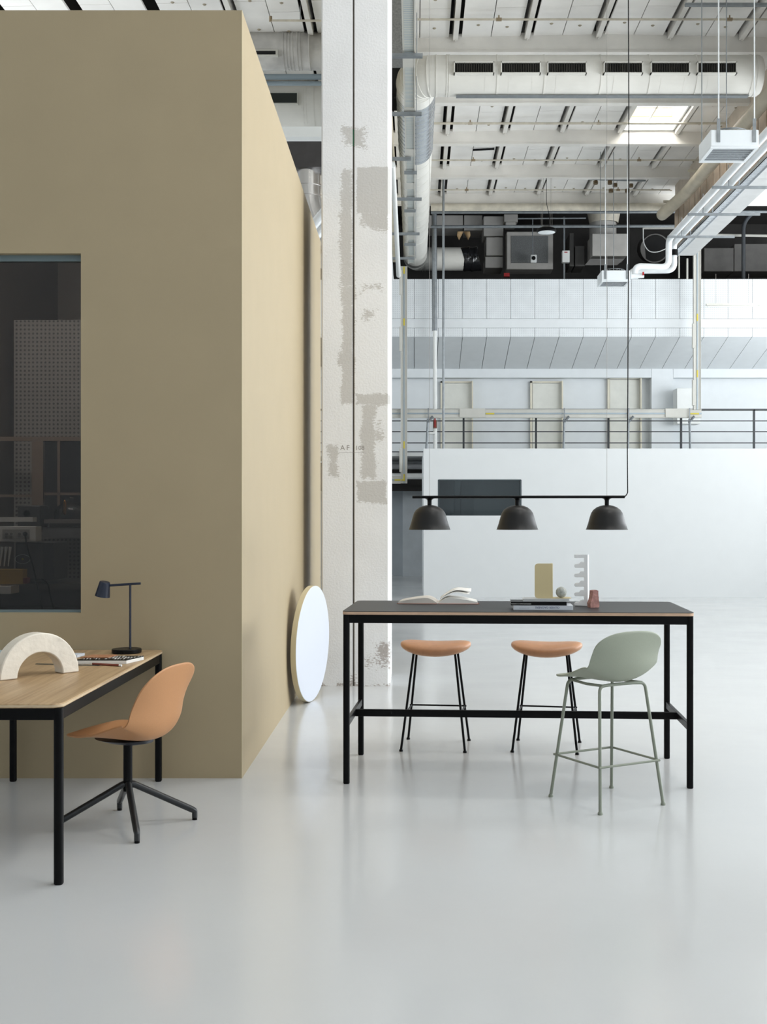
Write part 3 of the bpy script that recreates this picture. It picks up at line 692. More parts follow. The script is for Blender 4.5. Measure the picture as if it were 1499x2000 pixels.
# trunking on stilts
DT = 26.95
def trunk(name, label, a, b, wpx, vertical, tags=(), plates=(), d=DT):
    t = thing(name, label, 'cable trunking', P((a[0]+b[0])/2, max(a[1], b[1]), d)); hw = wpx/2
    def r(x0, x1, y0, y1, dd0, dd1): return box(B(), X(x0, d), X(x1, d), dd0, dd1, Z(y1, d), Z(y0, d))
    if vertical:
        mk('channel', r(a[0]-hw, a[0]+hw, a[1], b[1], d, d+.06), trunk_m, t)
        bm = r(a[0]-hw, a[0]-hw+1.2, a[1], b[1], d-.02, d+.001); box(bm, X(a[0]+hw-1.2, d), X(a[0]+hw, d), d-.02, d+.001, Z(b[1], d), Z(a[1], d)); mk('edge_lip', bm, trunk_m, t)
        mk('conduit_insert', r(a[0]-1.2, a[0]+1.2, a[1], b[1], d-.012, d), trunk_i, t)
        for q in tags: mk('tag', r(a[0]-1.2, a[0]+1.6, q, q+14, d-.016, d-.011), yellow, t, label='yellow tag')
        for (q, s_) in plates: mk('cover_plate', r(a[0]-hw-2.5, a[0]-hw+3, q, q+s_, d-.03, d+.03), trunk_m, t, bevel=.006)
    else:
        mk('channel', r(a[0], b[0], a[1]-hw, a[1]+hw, d, d+.06), trunk_m, t)
        bm = r(a[0], b[0], a[1]-hw, a[1]-hw+1.2, d-.02, d+.001); box(bm, X(a[0], d), X(b[0], d), d-.02, d+.001, Z(a[1]+hw, d), Z(a[1]+hw-1.2, d)); mk('edge_lip', bm, trunk_m, t)
        mk('conduit_insert', r(a[0], b[0], a[1]-1.4, a[1]+1.6, d-.012, d), trunk_i, t)
        for q in tags: mk('tag', r(q, q+17, a[1]-1, a[1]+2, d-.016, d-.011), yellow, t, label='yellow tag')
        for (q, s_) in plates: mk('cover_plate', r(q, q+s_, a[1]-hw-1, a[1]+hw-1, d-.03, d), trunk_m, t, bevel=.006)
    return t
trunk('wall_trunking', 'horizontal cream cable trunking with yellow tags along the gallery railing', (700, 807.5), (1371, 807.5), 17, False, (949, 1349), ((898, 50), (1300, 46)))
trunk('wall_trunking', 'upright cream cable trunking at the right end of the horizontal trunking', (1362.5, 470), (1362.5, 800), 14.5, True, (613, 723), ((632, 48), (742, 50)), DT-.03)
trunk('wall_trunking', 'upright cream cable trunking with yellow tags just right of the concrete column', (789.5, 520), (789.5, 944), 13, True, (521, 622, 862, 926), ((528, 48), (638, 48), (876, 46)), DT-.1)
trunk('wall_trunking', 'short low horizontal trunking stub between column and white partition', (700, 937), (783, 937), 15, False, (771,), (), DT-.1)
for k, px_ in enumerate((835, 1101, 1227, 1346)):
    bm = B(); dd = DT-.08
    tube(bm, [P(px_+1.5, 818, dd), P(px_+(0 if k in (1, 2) else (-2 if k == 0 else 3)), 884, dd)], .028, 4); tube(bm, [P(px_, 826, dd), P(px_+11, 813, dd)], .03, 4); box(bm, X(px_+1, dd), X(px_+3, dd), dd, dd+.02, Z(818, dd), Z(797, dd))
    mk('trunking_support', bm, galv_d, label='grey steel strut carrying the horizontal trunking, '+('near the upright pipe with red valve', 'below the second gallery door', 'behind the hanging black lamp cable', 'under the right trunking corner')[k], cat='bracket', group='trunking struts')
# pipes under gallery at left
for k, (py, r_, m_, lab) in enumerate(((903, .05, galv_d, 'topmost'), (911, .07, mat('grey_pipe_dull', (150, 152, 154), .4), 'middle'), (930, .075, white, 'lowest and whitest'))):
    bm = B(); tube(bm, [P(640, py, 28.2-.2*k), P(1000, py, 28.2-.2*k)], r_, 14); mk('pipe', bm, m_, label=lab+' of the three pipes under the gallery edge between column and partition', cat='pipe')
struct('trim_1', box(B(), sxl, 3, 28.6, 28.7, 2.0+.15, 2.86), darkc)
# fluorescent batten on facade
d = 27.0; t = thing('batten_lamp', 'thin white fluorescent batten hanging in front of the boarded wall', 'lamp', P(1431, 598, d))
mk('housing', box(B(), X(1380, d), X(1484, d), d-.04, d+.04, Z(597, d), Z(593, d)), offw, t)
mk('tube', tube(B(), [P(1383, 598.5, d), P(1481, 597.5, d)], .018, 10), white, t)
for px_ in (1399, 1463): mk('hanger_wire', tube(B(), [P(px_, 593, d), P(px_, 535, d)], .004, 5), hang_m, t)

# plenum shell
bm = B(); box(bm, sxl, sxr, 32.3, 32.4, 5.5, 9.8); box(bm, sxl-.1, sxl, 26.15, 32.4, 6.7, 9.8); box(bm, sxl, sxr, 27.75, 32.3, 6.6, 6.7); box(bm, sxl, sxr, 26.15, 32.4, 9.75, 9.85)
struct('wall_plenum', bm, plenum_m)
dg = mat('plenum_duct', (176, 173, 168), .5, metal=.1, var=.08)
dgd = mat('plenum_duct_dark', (105, 103, 100), .55, var=.12)
mk('main_pipe', tube(B(), [P(842, 405, 25.9), P(1303, 404, 25.9)], .085, 16), dirtypipe, label='thick off-white horizontal pipe along the edge of the dark plenum', cat='pipe')
for k, (py, dd, lab) in enumerate(((415, 26.9, 'upper'), (443, 26.9, 'lower'))):
    mk('steel_pipe', tube(B(), [P(842, py, dd), P(1322 if k else 1499, py-1.5, dd)], .035, 12), galv_d, label=lab+' of two thin zinc pipes crossing the dark plenum opening', cat='pipe')
d = 29.0
def dthing(name, label, cat, rects, m, dep=.8, d=29.0, base=None):
    t = thing(name, label, cat, P((rects[0][0]+rects[0][1])/2, rects[0][3], d))
    for r_ in rects:
        mk(r_[5] if len(r_) > 5 else 'panel', box(B(), X(r_[0], d), X(r_[1], d), d, d+(dep if len(r_) < 5 else r_[4]), Z(r_[3], d), Z(r_[2], d)), m, t, bevel=.015)
    return t
dthing('rectangular_duct', 'grey rectangular duct stretching left behind the upright pipes in the plenum', 'duct', ((838, 905, 420, 446), (907, 943, 420, 450)), dg, d=29.6)
dthing('rectangular_duct', 'pale vertical rectangular duct with cross seams in the plenum', 'duct', ((945, 984, 422, 461), (950, 983, 463, 499), (948, 983, 501, 523)), dg, d=29.2)
dthing('rectangular_duct', 'small pale duct box left of the round hanging lamp in the plenum', 'duct', ((985, 1012, 418, 433), (988, 1008, 433, 441)), dg, d=29.0, dep=.4)
bm = B()
for s_ in (-1, 1):
    v = [bm.verts.new(P(*q)) for q in ((906, 452, 28.7), (906+s_*12, 452, 28.6), (906+s_*13, 460, 28.6), (906+s_*9, 469, 28.7), (906+s_*3, 457, 28.65))]
    bm.faces.new(v)
mk('torn_insulation', bm, mat('kraft_paper', (190, 160, 120), .8), solid=.02, label='torn flaps of brown insulation paper hanging under the grey duct', cat='insulation')
d = 28.9
t = thing('filter_unit', 'large pale air handling unit with a square grey mesh filter', 'air unit', P(1035, 526, d))
bm = B(); box(bm, X(990, d), X(1081, d), d, d+.6, Z(526, d), Z(452, d)); mk('case', bm, dg, t, bevel=.02)
mk('filter_mesh', box(B(), X(999, d), X(1071, d), d-.02, d, Z(514, d), Z(461, d)), mat('filter_grey', (110, 112, 112), .9, var=.3, scale=60), t)
d = 28.5
ctl = mk('controller', box(B(), X(1037, d), X(1049, d), d, d+.1, Z(513, d), Z(497, d)), white, label='small pale controller box with a round dial in front of the filter mesh', cat='control box', bevel=.02)
mk('conduit', tube(B(), [P(1041, 428, d), P(1041, 497, d)], .012, 8), galv_d, label='thin vertical conduit above the round-dial controller', cat='pipe')
mk('conduit', tube(B(), [P(1012, 427, d), P(1145, 426, d)], .02, 8), galv_d, label='thin horizontal conduit behind the round hanging lamp', cat='pipe')
bm = B(); tube(bm, [P(1043, 504, d-.03), P(1043, 504, d)], .05, 16)
mk('control_dial', bm, black, ctl, label='black round dial')
mk('junction_box', box(B(), X(985, d), X(996, d), d, d+.1, Z(540, d), Z(533, d)), red, label='small red junction box under the pale unit', cat='junction box')
t = thing('switch_box', 'pale electric box on a slotted upright beside the round lamp', 'switch box', P(1105, 512, 28.4))
mk('case', box(B(), X(1099, 28.4), X(1113.5, 28.4), 28.4, 28.55, Z(512, 28.4), Z(489, 28.4)), white, t, bevel=.01)
mk('upright', box(B(), X(1103, 28.4), X(1106, 28.4), 28.56, 28.6, 7.0, Z(420, 28.4)), galv_d, t)
mk('mark', box(B(), X(1103, 28.4), X(1109, 28.4), 28.39, 28.4, Z(493.5, 28.4), Z(492, 28.4)), red, t)
d = 28.6
t = thing('exhaust_hood', 'tapered duct collar over a square pale duct box in the plenum', 'duct', P(1187, 519, d))
bm = B(); lathe(bm, [(.36, 0), (.46, .5), (0.46, .55)], P(1180, 437, d+.4), 28); mk('collar', bm, dirtypipe, t)
bm = B(); lathe(bm, [(.34, -.4), (.34, 0)], P(1178, 437, d+.4), 28); mk('neck', bm, dg, t)
mk('case', box(B(), X(1154, d), X(1221, d), d-.3, d+.5, Z(505, d), Z(462, d)), dg, t, bevel=.01)
bm = B(); v0 = [(1154, 505), (1221, 505), (1206, 518), (1143, 518)]
a = [bm.verts.new(P(x, y, d-.3)) for x, y in v0]; b = [bm.verts.new(P(x, y, d+.5)) for x, y in v0]; bm.faces.new(a); bm.faces.new(b[::-1])
for k in range(4): bm.faces.new((a[k], b[k], b[(k+1) % 4], a[(k+1) % 4]))
mk('tapered_bottom', bm, dgd, t)
t = thing('duct_opening', 'round black duct mouth in a grey duct right of the square box', 'duct', P(1282, 510, 29.2))
mk('case', tube(B(), [P(1280, 485, 29.0), P(1272, 486, 30.2)], .36, 32), dgd, t)
mk('mouth', tube(B(), [P(1280, 485, 28.98), P(1280, 485, 28.99)], .33, 32), dark, t)
dthing('rectangular_duct', 'brownish-grey slanted duct section left of the square box', 'duct', ((1113, 1122, 455, 520), (1124, 1143, 480, 520)), dgd, d=29.3)
t = dthing('rectangular_duct', 'long low grey duct with a vertical seam at the far right of the plenum', 'duct', ((1376, 1434, 484, 530), (1435, 1520, 476, 530)), dgd, d=29.6)
mk('plenum_pipe', tube(B(), fillet([P(1475, 412, 28.6), P(1453, 434, 28.6), P(1453, 545, 28.6)], .2), .05, 10), mat('dark_pipe', (64, 68, 72), .5), label='dark bent pipe in front of the far right duct', cat='pipe')
mk('plenum_pipe', tube(B(), [P(1395, 459, 28.9), P(1520, 461, 28.9)], .035, 10), offw, label='thin pale horizontal pipe above the far right duct', cat='pipe')
mk('plenum_pipe', tube(B(), [P(1327, 480, 27.3), P(1327, 543, 27.3)], .02, 8), offw, label='thin pale post under the duct beam, left one', cat='pipe')
mk('plenum_pipe', tube(B(), [P(1343, 505, 27.4), P(1343, 545, 27.4)], .025, 8), offw, label='thin pale post under the duct beam, right one', cat='pipe')
mk('white_cable', tube(B(), fillet([P(1257, 447, 28.6), P(1257, 475, 28.6), P(1268, 492, 28.6), P(1285, 493, 28.6), P(1301, 486, 28.6)], .3), .012, 8), white, label='white cable hanging in a loop in front of the round duct mouth', cat='cable')
mk('strut', box(B(), X(1256, 28.6), X(1324, 28.6), 28.55, 28.65, Z(447, 28.6), Z(444.5, 28.6)), offw, label='pale horizontal strut above the round duct mouth', cat='bracket')

# hanging round LED lamp
d = 23.98; t = thing('highbay_lamp', 'round black industrial lamp hanging on thin wires under the roof', 'lamp', P(1068, 461, d))
c0 = P(1068, 452, d)
bm = B(); lathe(bm, [(.0, .12), (.05, .12), (.12, .08), (.20, .045), (.208, 0), (.19, -.024), (.18, -.024)], c0, 32); mk('housing', bm, black_s, t)
em = bpy.data.materials.new('lamp_lens'); em.use_nodes = True; em.node_tree.nodes['Principled BSDF'].inputs['Base Color'].default_value = (.8, .84, .86, 1); em.node_tree.nodes['Principled BSDF'].inputs['Roughness'].default_value = .15
bm = B(); lathe(bm, [(.18, -.024), (.14, -.04), (0, -.045)], c0, 32); mk('lens', bm, em, t)
for (a, c) in ((1058, 1057), (1060, 1062), (1075, 1076), (1079, 1078)):
    mk('hanger_wire', tube(B(), [P(a, 445, d), Vector((X(c, d), d, 8.62))], .003, 5), hang_m, t)
mk('lamp_cable', tube(B(), fillet([P(1068, 347, d), P(1068, 400, d), P(1074, 420, d), P(1073, 446, d)], .2), .006, 6), black, t)

# ------------------------------------------------------------------ duct beam at right, pipes and heaters
hz = 5.8; bx0 = .9885*hz; bx1 = 1.066*hz; bz = CH+hz
bm = B(); box(bm, bx0+.02, bx1, 10, 25.3, bz+.01, 8.85); 
db = struct('wall_upper_right', bm, mat('stained_block', (200, 188, 172), .7, var=.12, scale=3))
bm = B()
for q in range(8): box(bm, bx0+.03, bx1+.01, 10+q*1.92, 10+(q+1)*1.92-.012, bz-.02, bz+.01)
mk('soffit_panel', bm, mat('soffit_white', (192, 193, 192), .6), db)
bm = B()
for q in range(30):
    y = 11+q*.48; box(bm, bx0, bx0+.03, y, y+.34, bz+.02, bz+.9+.0*q)
mk('block_panels', bm, mat('beige_block', (196, 178, 158), .7, var=.15, scale=4), db)
bm = B(); tb = CH+5.72; box(bm, bx0-.13, bx0+.02, 10, 25.3, tb, tb+.01); box(bm, bx0-.13, bx0-.12, 10, 25.3, tb, tb+.06); box(bm, bx0+.01, bx0+.02, 10, 25.3, tb-.02, tb+.06)
for q in range(110): box(bm, bx0-.10, bx0-.01, 10.2+q*.135, 10.26+q*.135, tb-.004, tb)
mk('cable_tray', bm, galv, label='galvanised cable tray running along the white duct beam at the right', cat='cable tray')
for k, (ratio, r_, lab) in enumerate(((.917, .062, 'left'), (.948, .06, 'right'))):
    h = 5.55; x = ratio*h; t = thing('insulated_pipe', lab+' of the two thick white insulated pipes running back beside the duct beam', 'pipe', (x, 18, CH+h))
    yf = h*F/(PY-(468 if k == 0 else 476))
    if k == 0:
        pts = fillet([(x, 13, CH+h), (x, yf, CH+h), P(1307, 522, yf), P(1243-2, 522-2, yf), P(1241, 545, yf)], .16, 6)
    else:
        pts = fillet([(x, 13, CH+h), (x, yf, CH+h), P(1318, 528, yf), P(1234, 529, yf+.2), P(1233, 545, yf+.2)], .16, 6)
    mk('pipe', tube(B(), pts, r_, 20), mat('white_pipe_lagging', (226, 230, 232), .4), t)
    if k == 1: mk('collar', tube(B(), [P(1317.5, 488, yf-.02), P(1317.5, 499, yf-.02)], .075, 20), black, t, label='black pipe collar')
for q, py in enumerate((363, 416, 460)):
    h = 5.45; y = h*F/(PY-py); xx = .9*h
    bm = B(); box(bm, xx, bx1+.02, y, y+.04, CH+h-.04, CH+h)
    for ratio in (.917, .948): tube(bm, [(ratio*5.55+.09, y+.02, CH+h), (ratio*5.55+.09, y+.02, CH+h+.35)], .008, 6)
    mk('pipe_bracket', bm, galv_d, label=('nearest', 'middle', 'farthest')[q]+' of the galvanised brackets under the insulated pipes', cat='bracket', group='brackets under the insulated pipes')
def heater(name, label, d, x0, x1, x2, x3, y0, y1, y2, rods, grp):
    """box fan heater: body with drawn-in louvred outlet below, fan guard above"""
    t = thing(name, label, 'heater', P((x0+x1)/2, y2, d)); wd = X(x1, d)-X(x0, d); dp = wd
    bm = B(); box(bm, X(x0, d), X(x1, d), d, d+dp, Z(y1, d), Z(y0, d)); mk('case', bm, offw2, t, bevel=.01)
    z0 = Z(y1, d); a0, a1 = X(x0, d), X(x1, d); f_ = wd*.07
    bm = B(); box(bm, a0, a1, d, d+f_, z0-.02, z0); box(bm, a0, a1, d+dp-f_*1.6, d+dp, z0-.02, z0); box(bm, a0, a0+f_, d+f_, d+dp-f_*1.6, z0-.02, z0); box(bm, a1-f_, a1, d+f_, d+dp-f_*1.6, z0-.02, z0)
    mk('outlet_frame', bm, offw2, t)
    mk('outlet_plate', box(B(), a0+f_, a1-f_, d+f_, d+dp-f_*1.6, z0-.004, z0), galv_d, t)
    bm = B()
    for q in range(7):
        yq = d+f_+(q+.5)*(dp-2.6*f_)/7; box(bm, a0+f_, a1-f_, yq-.006, yq+.006, z0-.018, z0-.004)
    mk('louvres', bm, galv, t)
    bm = B(); cc = Vector(((X(x0, d)+X(x1, d))/2, d+dp/2, Z(y0, d)))
    for rr in (.1, .16, .22, .28):
        rr *= wd/.7
        tube(bm, [cc+Vector((rr*math.cos(2*PI*k/32), rr*math.sin(2*PI*k/32), .08-.06*(rr/.3)**2)) for k in range(33)], .004, 5)
    mk('fan_guard', bm, galv_d, t)
    for (rx, ry, lo) in rods:
        mk('mounting_bracket', box(B(), X(rx, d)-.02, X(rx, d)+.02, d-.012, d, Z(lo, d), Z(lo-50*14.5/d*.9, d)), galv_d, t)
        mk('suspension_rod', tube(B(), [Vector((X(rx, d), d-.006, Z(lo-44*14.5/d, d))), Vector((X(rx, d), d-.006, 8.8))], .009, 7), whitecable, t)
    for (rx, zz_) in ((x0+8, 0), (x0+(x1-x0)*.62, 0)):
        mk('suspension_rod', tube(B(), [Vector((X(rx, d)-.02, d+dp-.03, Z(y0, d))), Vector((X(rx, d)-.02, d+dp-.03, 8.8))], .007, 7), galv_d, t)
    return t
offw2 = mat('heater_white', (222, 227, 230), .35, var=.02)
heater('unit_heater', 'large white hanging fan heater at the right edge near the insulated pipes', 14.0, 1389, 1483, 0, 0, 253, 286, 306, ((1404, 0, 278), (1474, 0, 278)), 1)
heater('unit_heater', 'small white hanging fan heater above the boarded wall, farther back', 22.4, 1176, 1231, 0, 0, 528, 548, 560, ((1183, 0, 545), (1226, 0, 545)), 1)
vf = mk('valve_fitting', tube(B(), [P(1233, 540, 22.6), P(1258, 538, 22.6)], .05, 12), offw2, label='white pipe fitting beside the small hanging heater', cat='valve')
mk('valve_handle', box(B(), X(1256, 22.5), X(1259, 22.5), 22.5, 22.54, Z(537, 22.5), Z(531, 22.5)), red, vf)
mk('unistrut', box(B(), X(1340, 15.6), X(1520, 15.6), 15.6, 15.66, Z(10, 15.6), Z(5, 15.6)), galv_d, label='horizontal grey support rail under the roof at the top right', cat='rail')
# big dirty pipe along the duct beam upper side
h = 6.4
bm = B(); tube(bm, fillet([(h*.84, 14, CH+h), (h*.84, 22.6, CH+h), (h*.84-.3, 23.6, CH+h-.2), P(1310, 404, 25.9)], .4, 6), .12, 20)
mk('main_pipe', bm, mat('yellowed_pipe', (180, 171, 152), .5, var=.12), label='thick yellowed pipe slanting back beside the duct beam under the roof', cat='pipe')
for q, (py, xa, xb) in enumerate(((333, 1345, 1425), (393, 1297, 1370))):
    y = 23.0+q*1.8; mk('pipe_bracket', box(B(), X(xa, y), X(xb, y), y, y+.05, Z(py+2, y), Z(py-2, y)), cream, label=('nearer', 'farther')[q]+' cream bracket under the yellowed pipe', cat='bracket')

# small frames under ceiling
mk('hatch_bar', tube(B(), [P(924, 293, 22.8), P(966, 291, 22.8)], .02, 8), black, label='short black bar on a ceiling hatch right of the galvanised duct', cat='bar')
d = 24.6; t = thing('ceiling_frame', 'thin steel frame with small round downlights under the ceiling, left of the duct beam', 'frame', P(1200, 352, d))
mk('bar', tube(B(), [P(1150, 350, d), P(1262, 353, d)], .02, 8), galv_d, t)
for (a, c) in ((1164, 358), (1192, 358), (1202, 363), (1233, 364), (1194, 374), (1226, 374)):
    mk('downlight', lathe(B(), [(.0, -.02), (.05, -.02), (.05, .05)], P(a, c, d), 12), mat('brown_spot', (110, 92, 66), .5), t)

# ------------------------------------------------------------------ white partition block
DP = 21.4; xl = X(828, DP); zt_ = Z(876, DP)
bm = B(); pw0, pw1, pz0, pz1 = X(857, DP), X(1018, DP), Z(1007, DP), Z(937, DP)
box(bm, xl, pw0, DP, DP+.1, 0, zt_); box(bm, pw1, 10, DP, DP+.1, 0, zt_); box(bm, pw0, pw1, DP, DP+.1, 0, pz0); box(bm, pw0, pw1, DP, DP+.1, pz1, zt_)
box(bm, xl, xl+.1, DP+.1, 26.0, 0, zt_); box(bm, xl, 10, 25.9, 26.0, 0, zt_); box(bm, xl+.1, 10, DP+.1, 25.9, zt_-.1, zt_)
wp = struct('wall_partition', bm, mat('partition_white', (218, 221, 222), .5, var=.01))
bm = B(); box(bm, pw0, pw1, DP+.06, DP+.07, pz0, pz1); w3 = struct('window_3', bm, glass_mat('dark_glass', (.42, .46, .47), 1.5))
bm = B(); box(bm, pw0-.012, pw0+.012, DP-.004, DP+.08, pz0, pz1); box(bm, pw1-.012, pw1+.012, DP-.004, DP+.08, pz0, pz1); box(bm, pw0, pw1, DP-.004, DP+.08, pz1-.012, pz1+.006)
mk('window_frame', bm, mat('dark_reveal', (70, 80, 84), .5), w3)
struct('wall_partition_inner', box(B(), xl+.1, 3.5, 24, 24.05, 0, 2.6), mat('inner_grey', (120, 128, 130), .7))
area('partition_fill_light', (1.4, 22.8, 2.6), (0, 0, -1), .8, .8, 30, (.95, 1, 1))  # unseen fill added to lift the tone behind the dark glass
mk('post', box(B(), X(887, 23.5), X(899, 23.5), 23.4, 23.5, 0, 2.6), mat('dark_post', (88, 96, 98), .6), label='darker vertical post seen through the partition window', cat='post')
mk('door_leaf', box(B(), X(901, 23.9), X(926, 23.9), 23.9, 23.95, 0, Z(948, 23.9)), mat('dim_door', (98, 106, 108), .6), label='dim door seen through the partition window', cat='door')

# ------------------------------------------------------------------ round white disc
t_c = Vector((-.823, 9.33, .472)); ang = math.radians(11.5)
Mx = Matrix.Translation(t_c) @ Matrix.Rotation(-ang, 4, 'Z') @ Matrix.Rotation(math.radians(1.5), 4, 'Y') @ Matrix.Rotation(PI/2, 4, 'Y')
t = thing('round_panel', 'large round white disc with a beige rim standing on edge against the tan wall', 'disc', (t_c.x, t_c.y, 0))
bm = B(); lathe(bm, [(0, -.045), (.468, -.045), (.47, -.043), (.47, -.002), (0, -.002)], (0, 0, 0), 96, Mx); mk('rim', bm, mat('beige_rim', (200, 188, 156), .5), t)
bm = B(); lathe(bm, [(0, 0.0005), (.466, .0005), (.469, -.002), (0, -.002)], (0, 0, 0), 96, Mx); mk('face', bm, mat('white_face', (206, 211, 221), .4, var=.01), t)

# ------------------------------------------------------------------ high table
ta = math.atan2(-.109, 1.909)
tc_ = Vector((.594, 6.795, 0)); TW = 1.912; TD = .785; TH = .972
t = thing('high_table', 'long black bar-height table with plywood edge and black metal legs', 'table', tc_, ta)
L_ = dict(local=True)
bm = B(); out = rrect(-TW/2-.022, TW/2+.022, -TD/2-.024, TD/2+.024, .035)
def slabxy(bm, outline, z0, z1):
    a = [bm.verts.new((x, y, z0)) for x, y in outline]; b = [bm.verts.new((x, y, z1)) for x, y in outline]; n = len(a)
    bm.faces.new(a[::-1]); bm.faces.new(b)
    for k in range(n): bm.faces.new((a[k], a[(k+1) % n], b[(k+1) % n], b[k]))
    return bm
top = mk('tabletop', slabxy(B(), out, TH-.019, TH-.003), ply, t, label='plywood core with light edge', **L_)
mk('linoleum', slabxy(B(), out, TH-.003, TH), lino, top, label='black top surface', **L_)
lw2 = .018
def leg(t, x, y, h, m=black):
    bm = B(); slabxy(bm, [(x+a, y+b) for a, b in rrect(-lw2, lw2, -lw2, lw2, .014)], 0.004, h); o = mk('leg', bm, m, t, **L_)
    bm = B(); slabxy(bm, [(x+a, y+b) for a, b in rrect(-.016, .016, -.016, .016, .012)], 0, .006); mk('foot_cap', bm, black_s, o, **L_)
for sx in (-1, 1):
    for sy in (-1, 1): leg(t, sx*TW/2, sy*TD/2, TH-.019)
    bm = B(); box(bm, sx*TW/2-.012, sx*TW/2+.012, -TD/2, TD/2, TH-.067, TH-.019); mk('apron', bm, black, t, bevel=.002, **L_)
    bm = B(); box(bm, sx*TW/2-.01, sx*TW/2+.01, -TD/2, TD/2, .315, .355); mk('side_stretcher', bm, black_s, t, bevel=.002, **L_)
    bm = B(); box(bm, -TW/2, TW/2, sx*TD/2-.012, sx*TD/2+.012, TH-.067, TH-.019); mk('apron', bm, black, t, bevel=.002, **L_)
bm = B(); box(bm, -TW/2, TW/2, -.01, .01, .312, .354); mk('stretcher', bm, black, t, bevel=.002, **L_)
Mt = TRS(tc_, ta); Mti = Mt.inverted()
def ontable(px, py, z=TH):
    dd = (CH-z)*F/(py-PY); return Vector((X(px, dd), dd, z))

# ------------------------------------------------------------------ leather stools
def stool(loc, rz):
    t = thing('bar_stool', 'x', 'stool', loc, rz)
    bm = B(); nu, nv = 40, 18; hw, hd, hh = .232, .165, .042
    def sp(v, e): return math.copysign(abs(v)**e, v)
    rows = []
    for j in range(nv+1):
        ph = -PI/2+PI*j/nv; row = []
        for i in range(nu):
            th = 2*PI*i/nu; cr = sp(math.cos(ph), .55)
            x = hw*cr*sp(math.cos(th), .9); y = hd*cr*sp(math.sin(th), .82); z = hh*sp(math.sin(ph), .9)
            if j in (0, nv): x = y = 0.0
            z += .652+.017*(abs(x)/hw)**2 - (.012*(1-(x/hw)**2)*(1 if z > 0 else 1.0)) - .012*max(0, -y/hd)**2
            row.append(bm.verts.new((x, y, z)) if not (j in (0, nv) and i > 0) else row[0])
        rows.append(row)
    for a, b in zip(rows, rows[1:]):
        for k in range(nu):
            q = []
            for v in (a[k], a[(k+1) % nu], b[(k+1) % nu], b[k]):
                if v not in q: q.append(v)
            bm.faces.new(q)
    seat = mk('seat', bm, leather, t, local=True, ang=80)
    bm = B(); cbox(bm, (0, 0, .622), (.27, .2, .008)); mk('mounting_plate', bm, black, t, local=True)
    fz = .24
    corners = []
    for sx, sy in ((-1, -1), (1, -1), (1, 1), (-1, 1)):
        p1 = Vector((sx*.133, sy*.098, .632)); p0 = Vector((sx*.205, sy*.198, .008)); s_ = (fz-.008)/(.632-.008); corners.append(p0.lerp(p1, s_))
        bm = B(); tube(bm, [p1, p0], .0078, 12); lg = mk('leg', bm, black, t, local=True)
        bm = B(); lathe(bm, [(0, 0), (.0125, 0), (.0125, .008), (.009, .014), (0, .014)], (p0.x, p0.y, 0), 14); mk('foot_cap', bm, black_s, lg, local=True)
    for k in range(4):
        if k == 0: continue
        a, b = corners[k], corners[(k+1) % 4]; dv = (b-a).normalized()*.012
        mk('footrest_rod', tube(B(), [a-dv, b+dv], .0055, 10), black, t, local=True)
    return t
st = stool((.14, 7.52, 0), math.radians(-6.5)); st['label'] = 'cognac leather stool with thin black legs, under the left half of the high table'; st['group'] = 'leather stools at the high table'
dup(st, (.862, 7.472, 0), math.radians(-10.5), 'cognac leather stool with thin black legs, beside the sage green counter chair')

# ------------------------------------------------------------------ shell chairs
def shell_bm(prof, W, wrap, R0, R1, ns=44, nu=30, e0=3.2, e1=3.0):
    """prof: list of (y,z) from front lip to top of back; W(s)->half width; wrap(s)->inward curl of the side edges"""
    P2 = [Vector(p) for p in prof]
    dens = []                                                        # Catmull-Rom
    for i in range(len(P2)-1):
        p0 = P2[max(i-1, 0)]; p1 = P2[i]; p2 = P2[i+1]; p3 = P2[min(i+2, len(P2)-1)]
        for k in range(12):
            t = k/12; dens.append(.5*((2*p1)+(p2-p0)*t+(2*p0-5*p1+4*p2-p3)*t*t+(3*p1-p0-3*p2+p3)*t**3))
    dens.append(P2[-1]); acc = [0]
    for a, b in zip(dens, dens[1:]): acc.append(acc[-1]+(b-a).length)
    T = acc[-1]
    def at(s):
        s = min(max(s, 0), T)
        for i in range(len(acc)-1):
            if acc[i+1] >= s: break
        f = (s-acc[i])/(acc[i+1]-acc[i]); p = dens[i].lerp(dens[i+1], f)
        i0 = max(0, i-11); i1 = min(len(dens)-1, i+12); tg = (dens[i1]-dens[i0]).normalized(); return p, Vector((tg.y, -tg.x))
    bm = B(); g = []
    for j in range(ns+1):
        row = []
        for i in range(nu+1):
            u = math.sin((-1+2*i/nu)*PI/2); au = abs(u)
            s0 = R0*(1-(1-min(1, au)**e0)**(1/e0)); s1 = T-R1*(1-(1-min(1, au)**e1)**(1/e1))
            s = s0+(s1-s0)*j/ns; p, n = at(s); q = s/T
            ww = W(q); wr = wrap(q)*au**2.1
            row.append(bm.verts.new((u*ww, p.x+n.x*wr, p.y+n.y*wr)))
        g.append(row)
    for a, b in zip(g, g[1:]):
        for k in range(nu): bm.faces.new((a[k], a[k+1], b[k+1], b[k]))
    return bm
def interp(tab):
    def f(q):
        for (a, va), (b, vb) in zip(tab, tab[1:]):
            if q <= b:
                t = (q-a)/(b-a); t = t*t*(3-2*t); return va+(vb-va)*t
        return tab[-1][1]
    return f
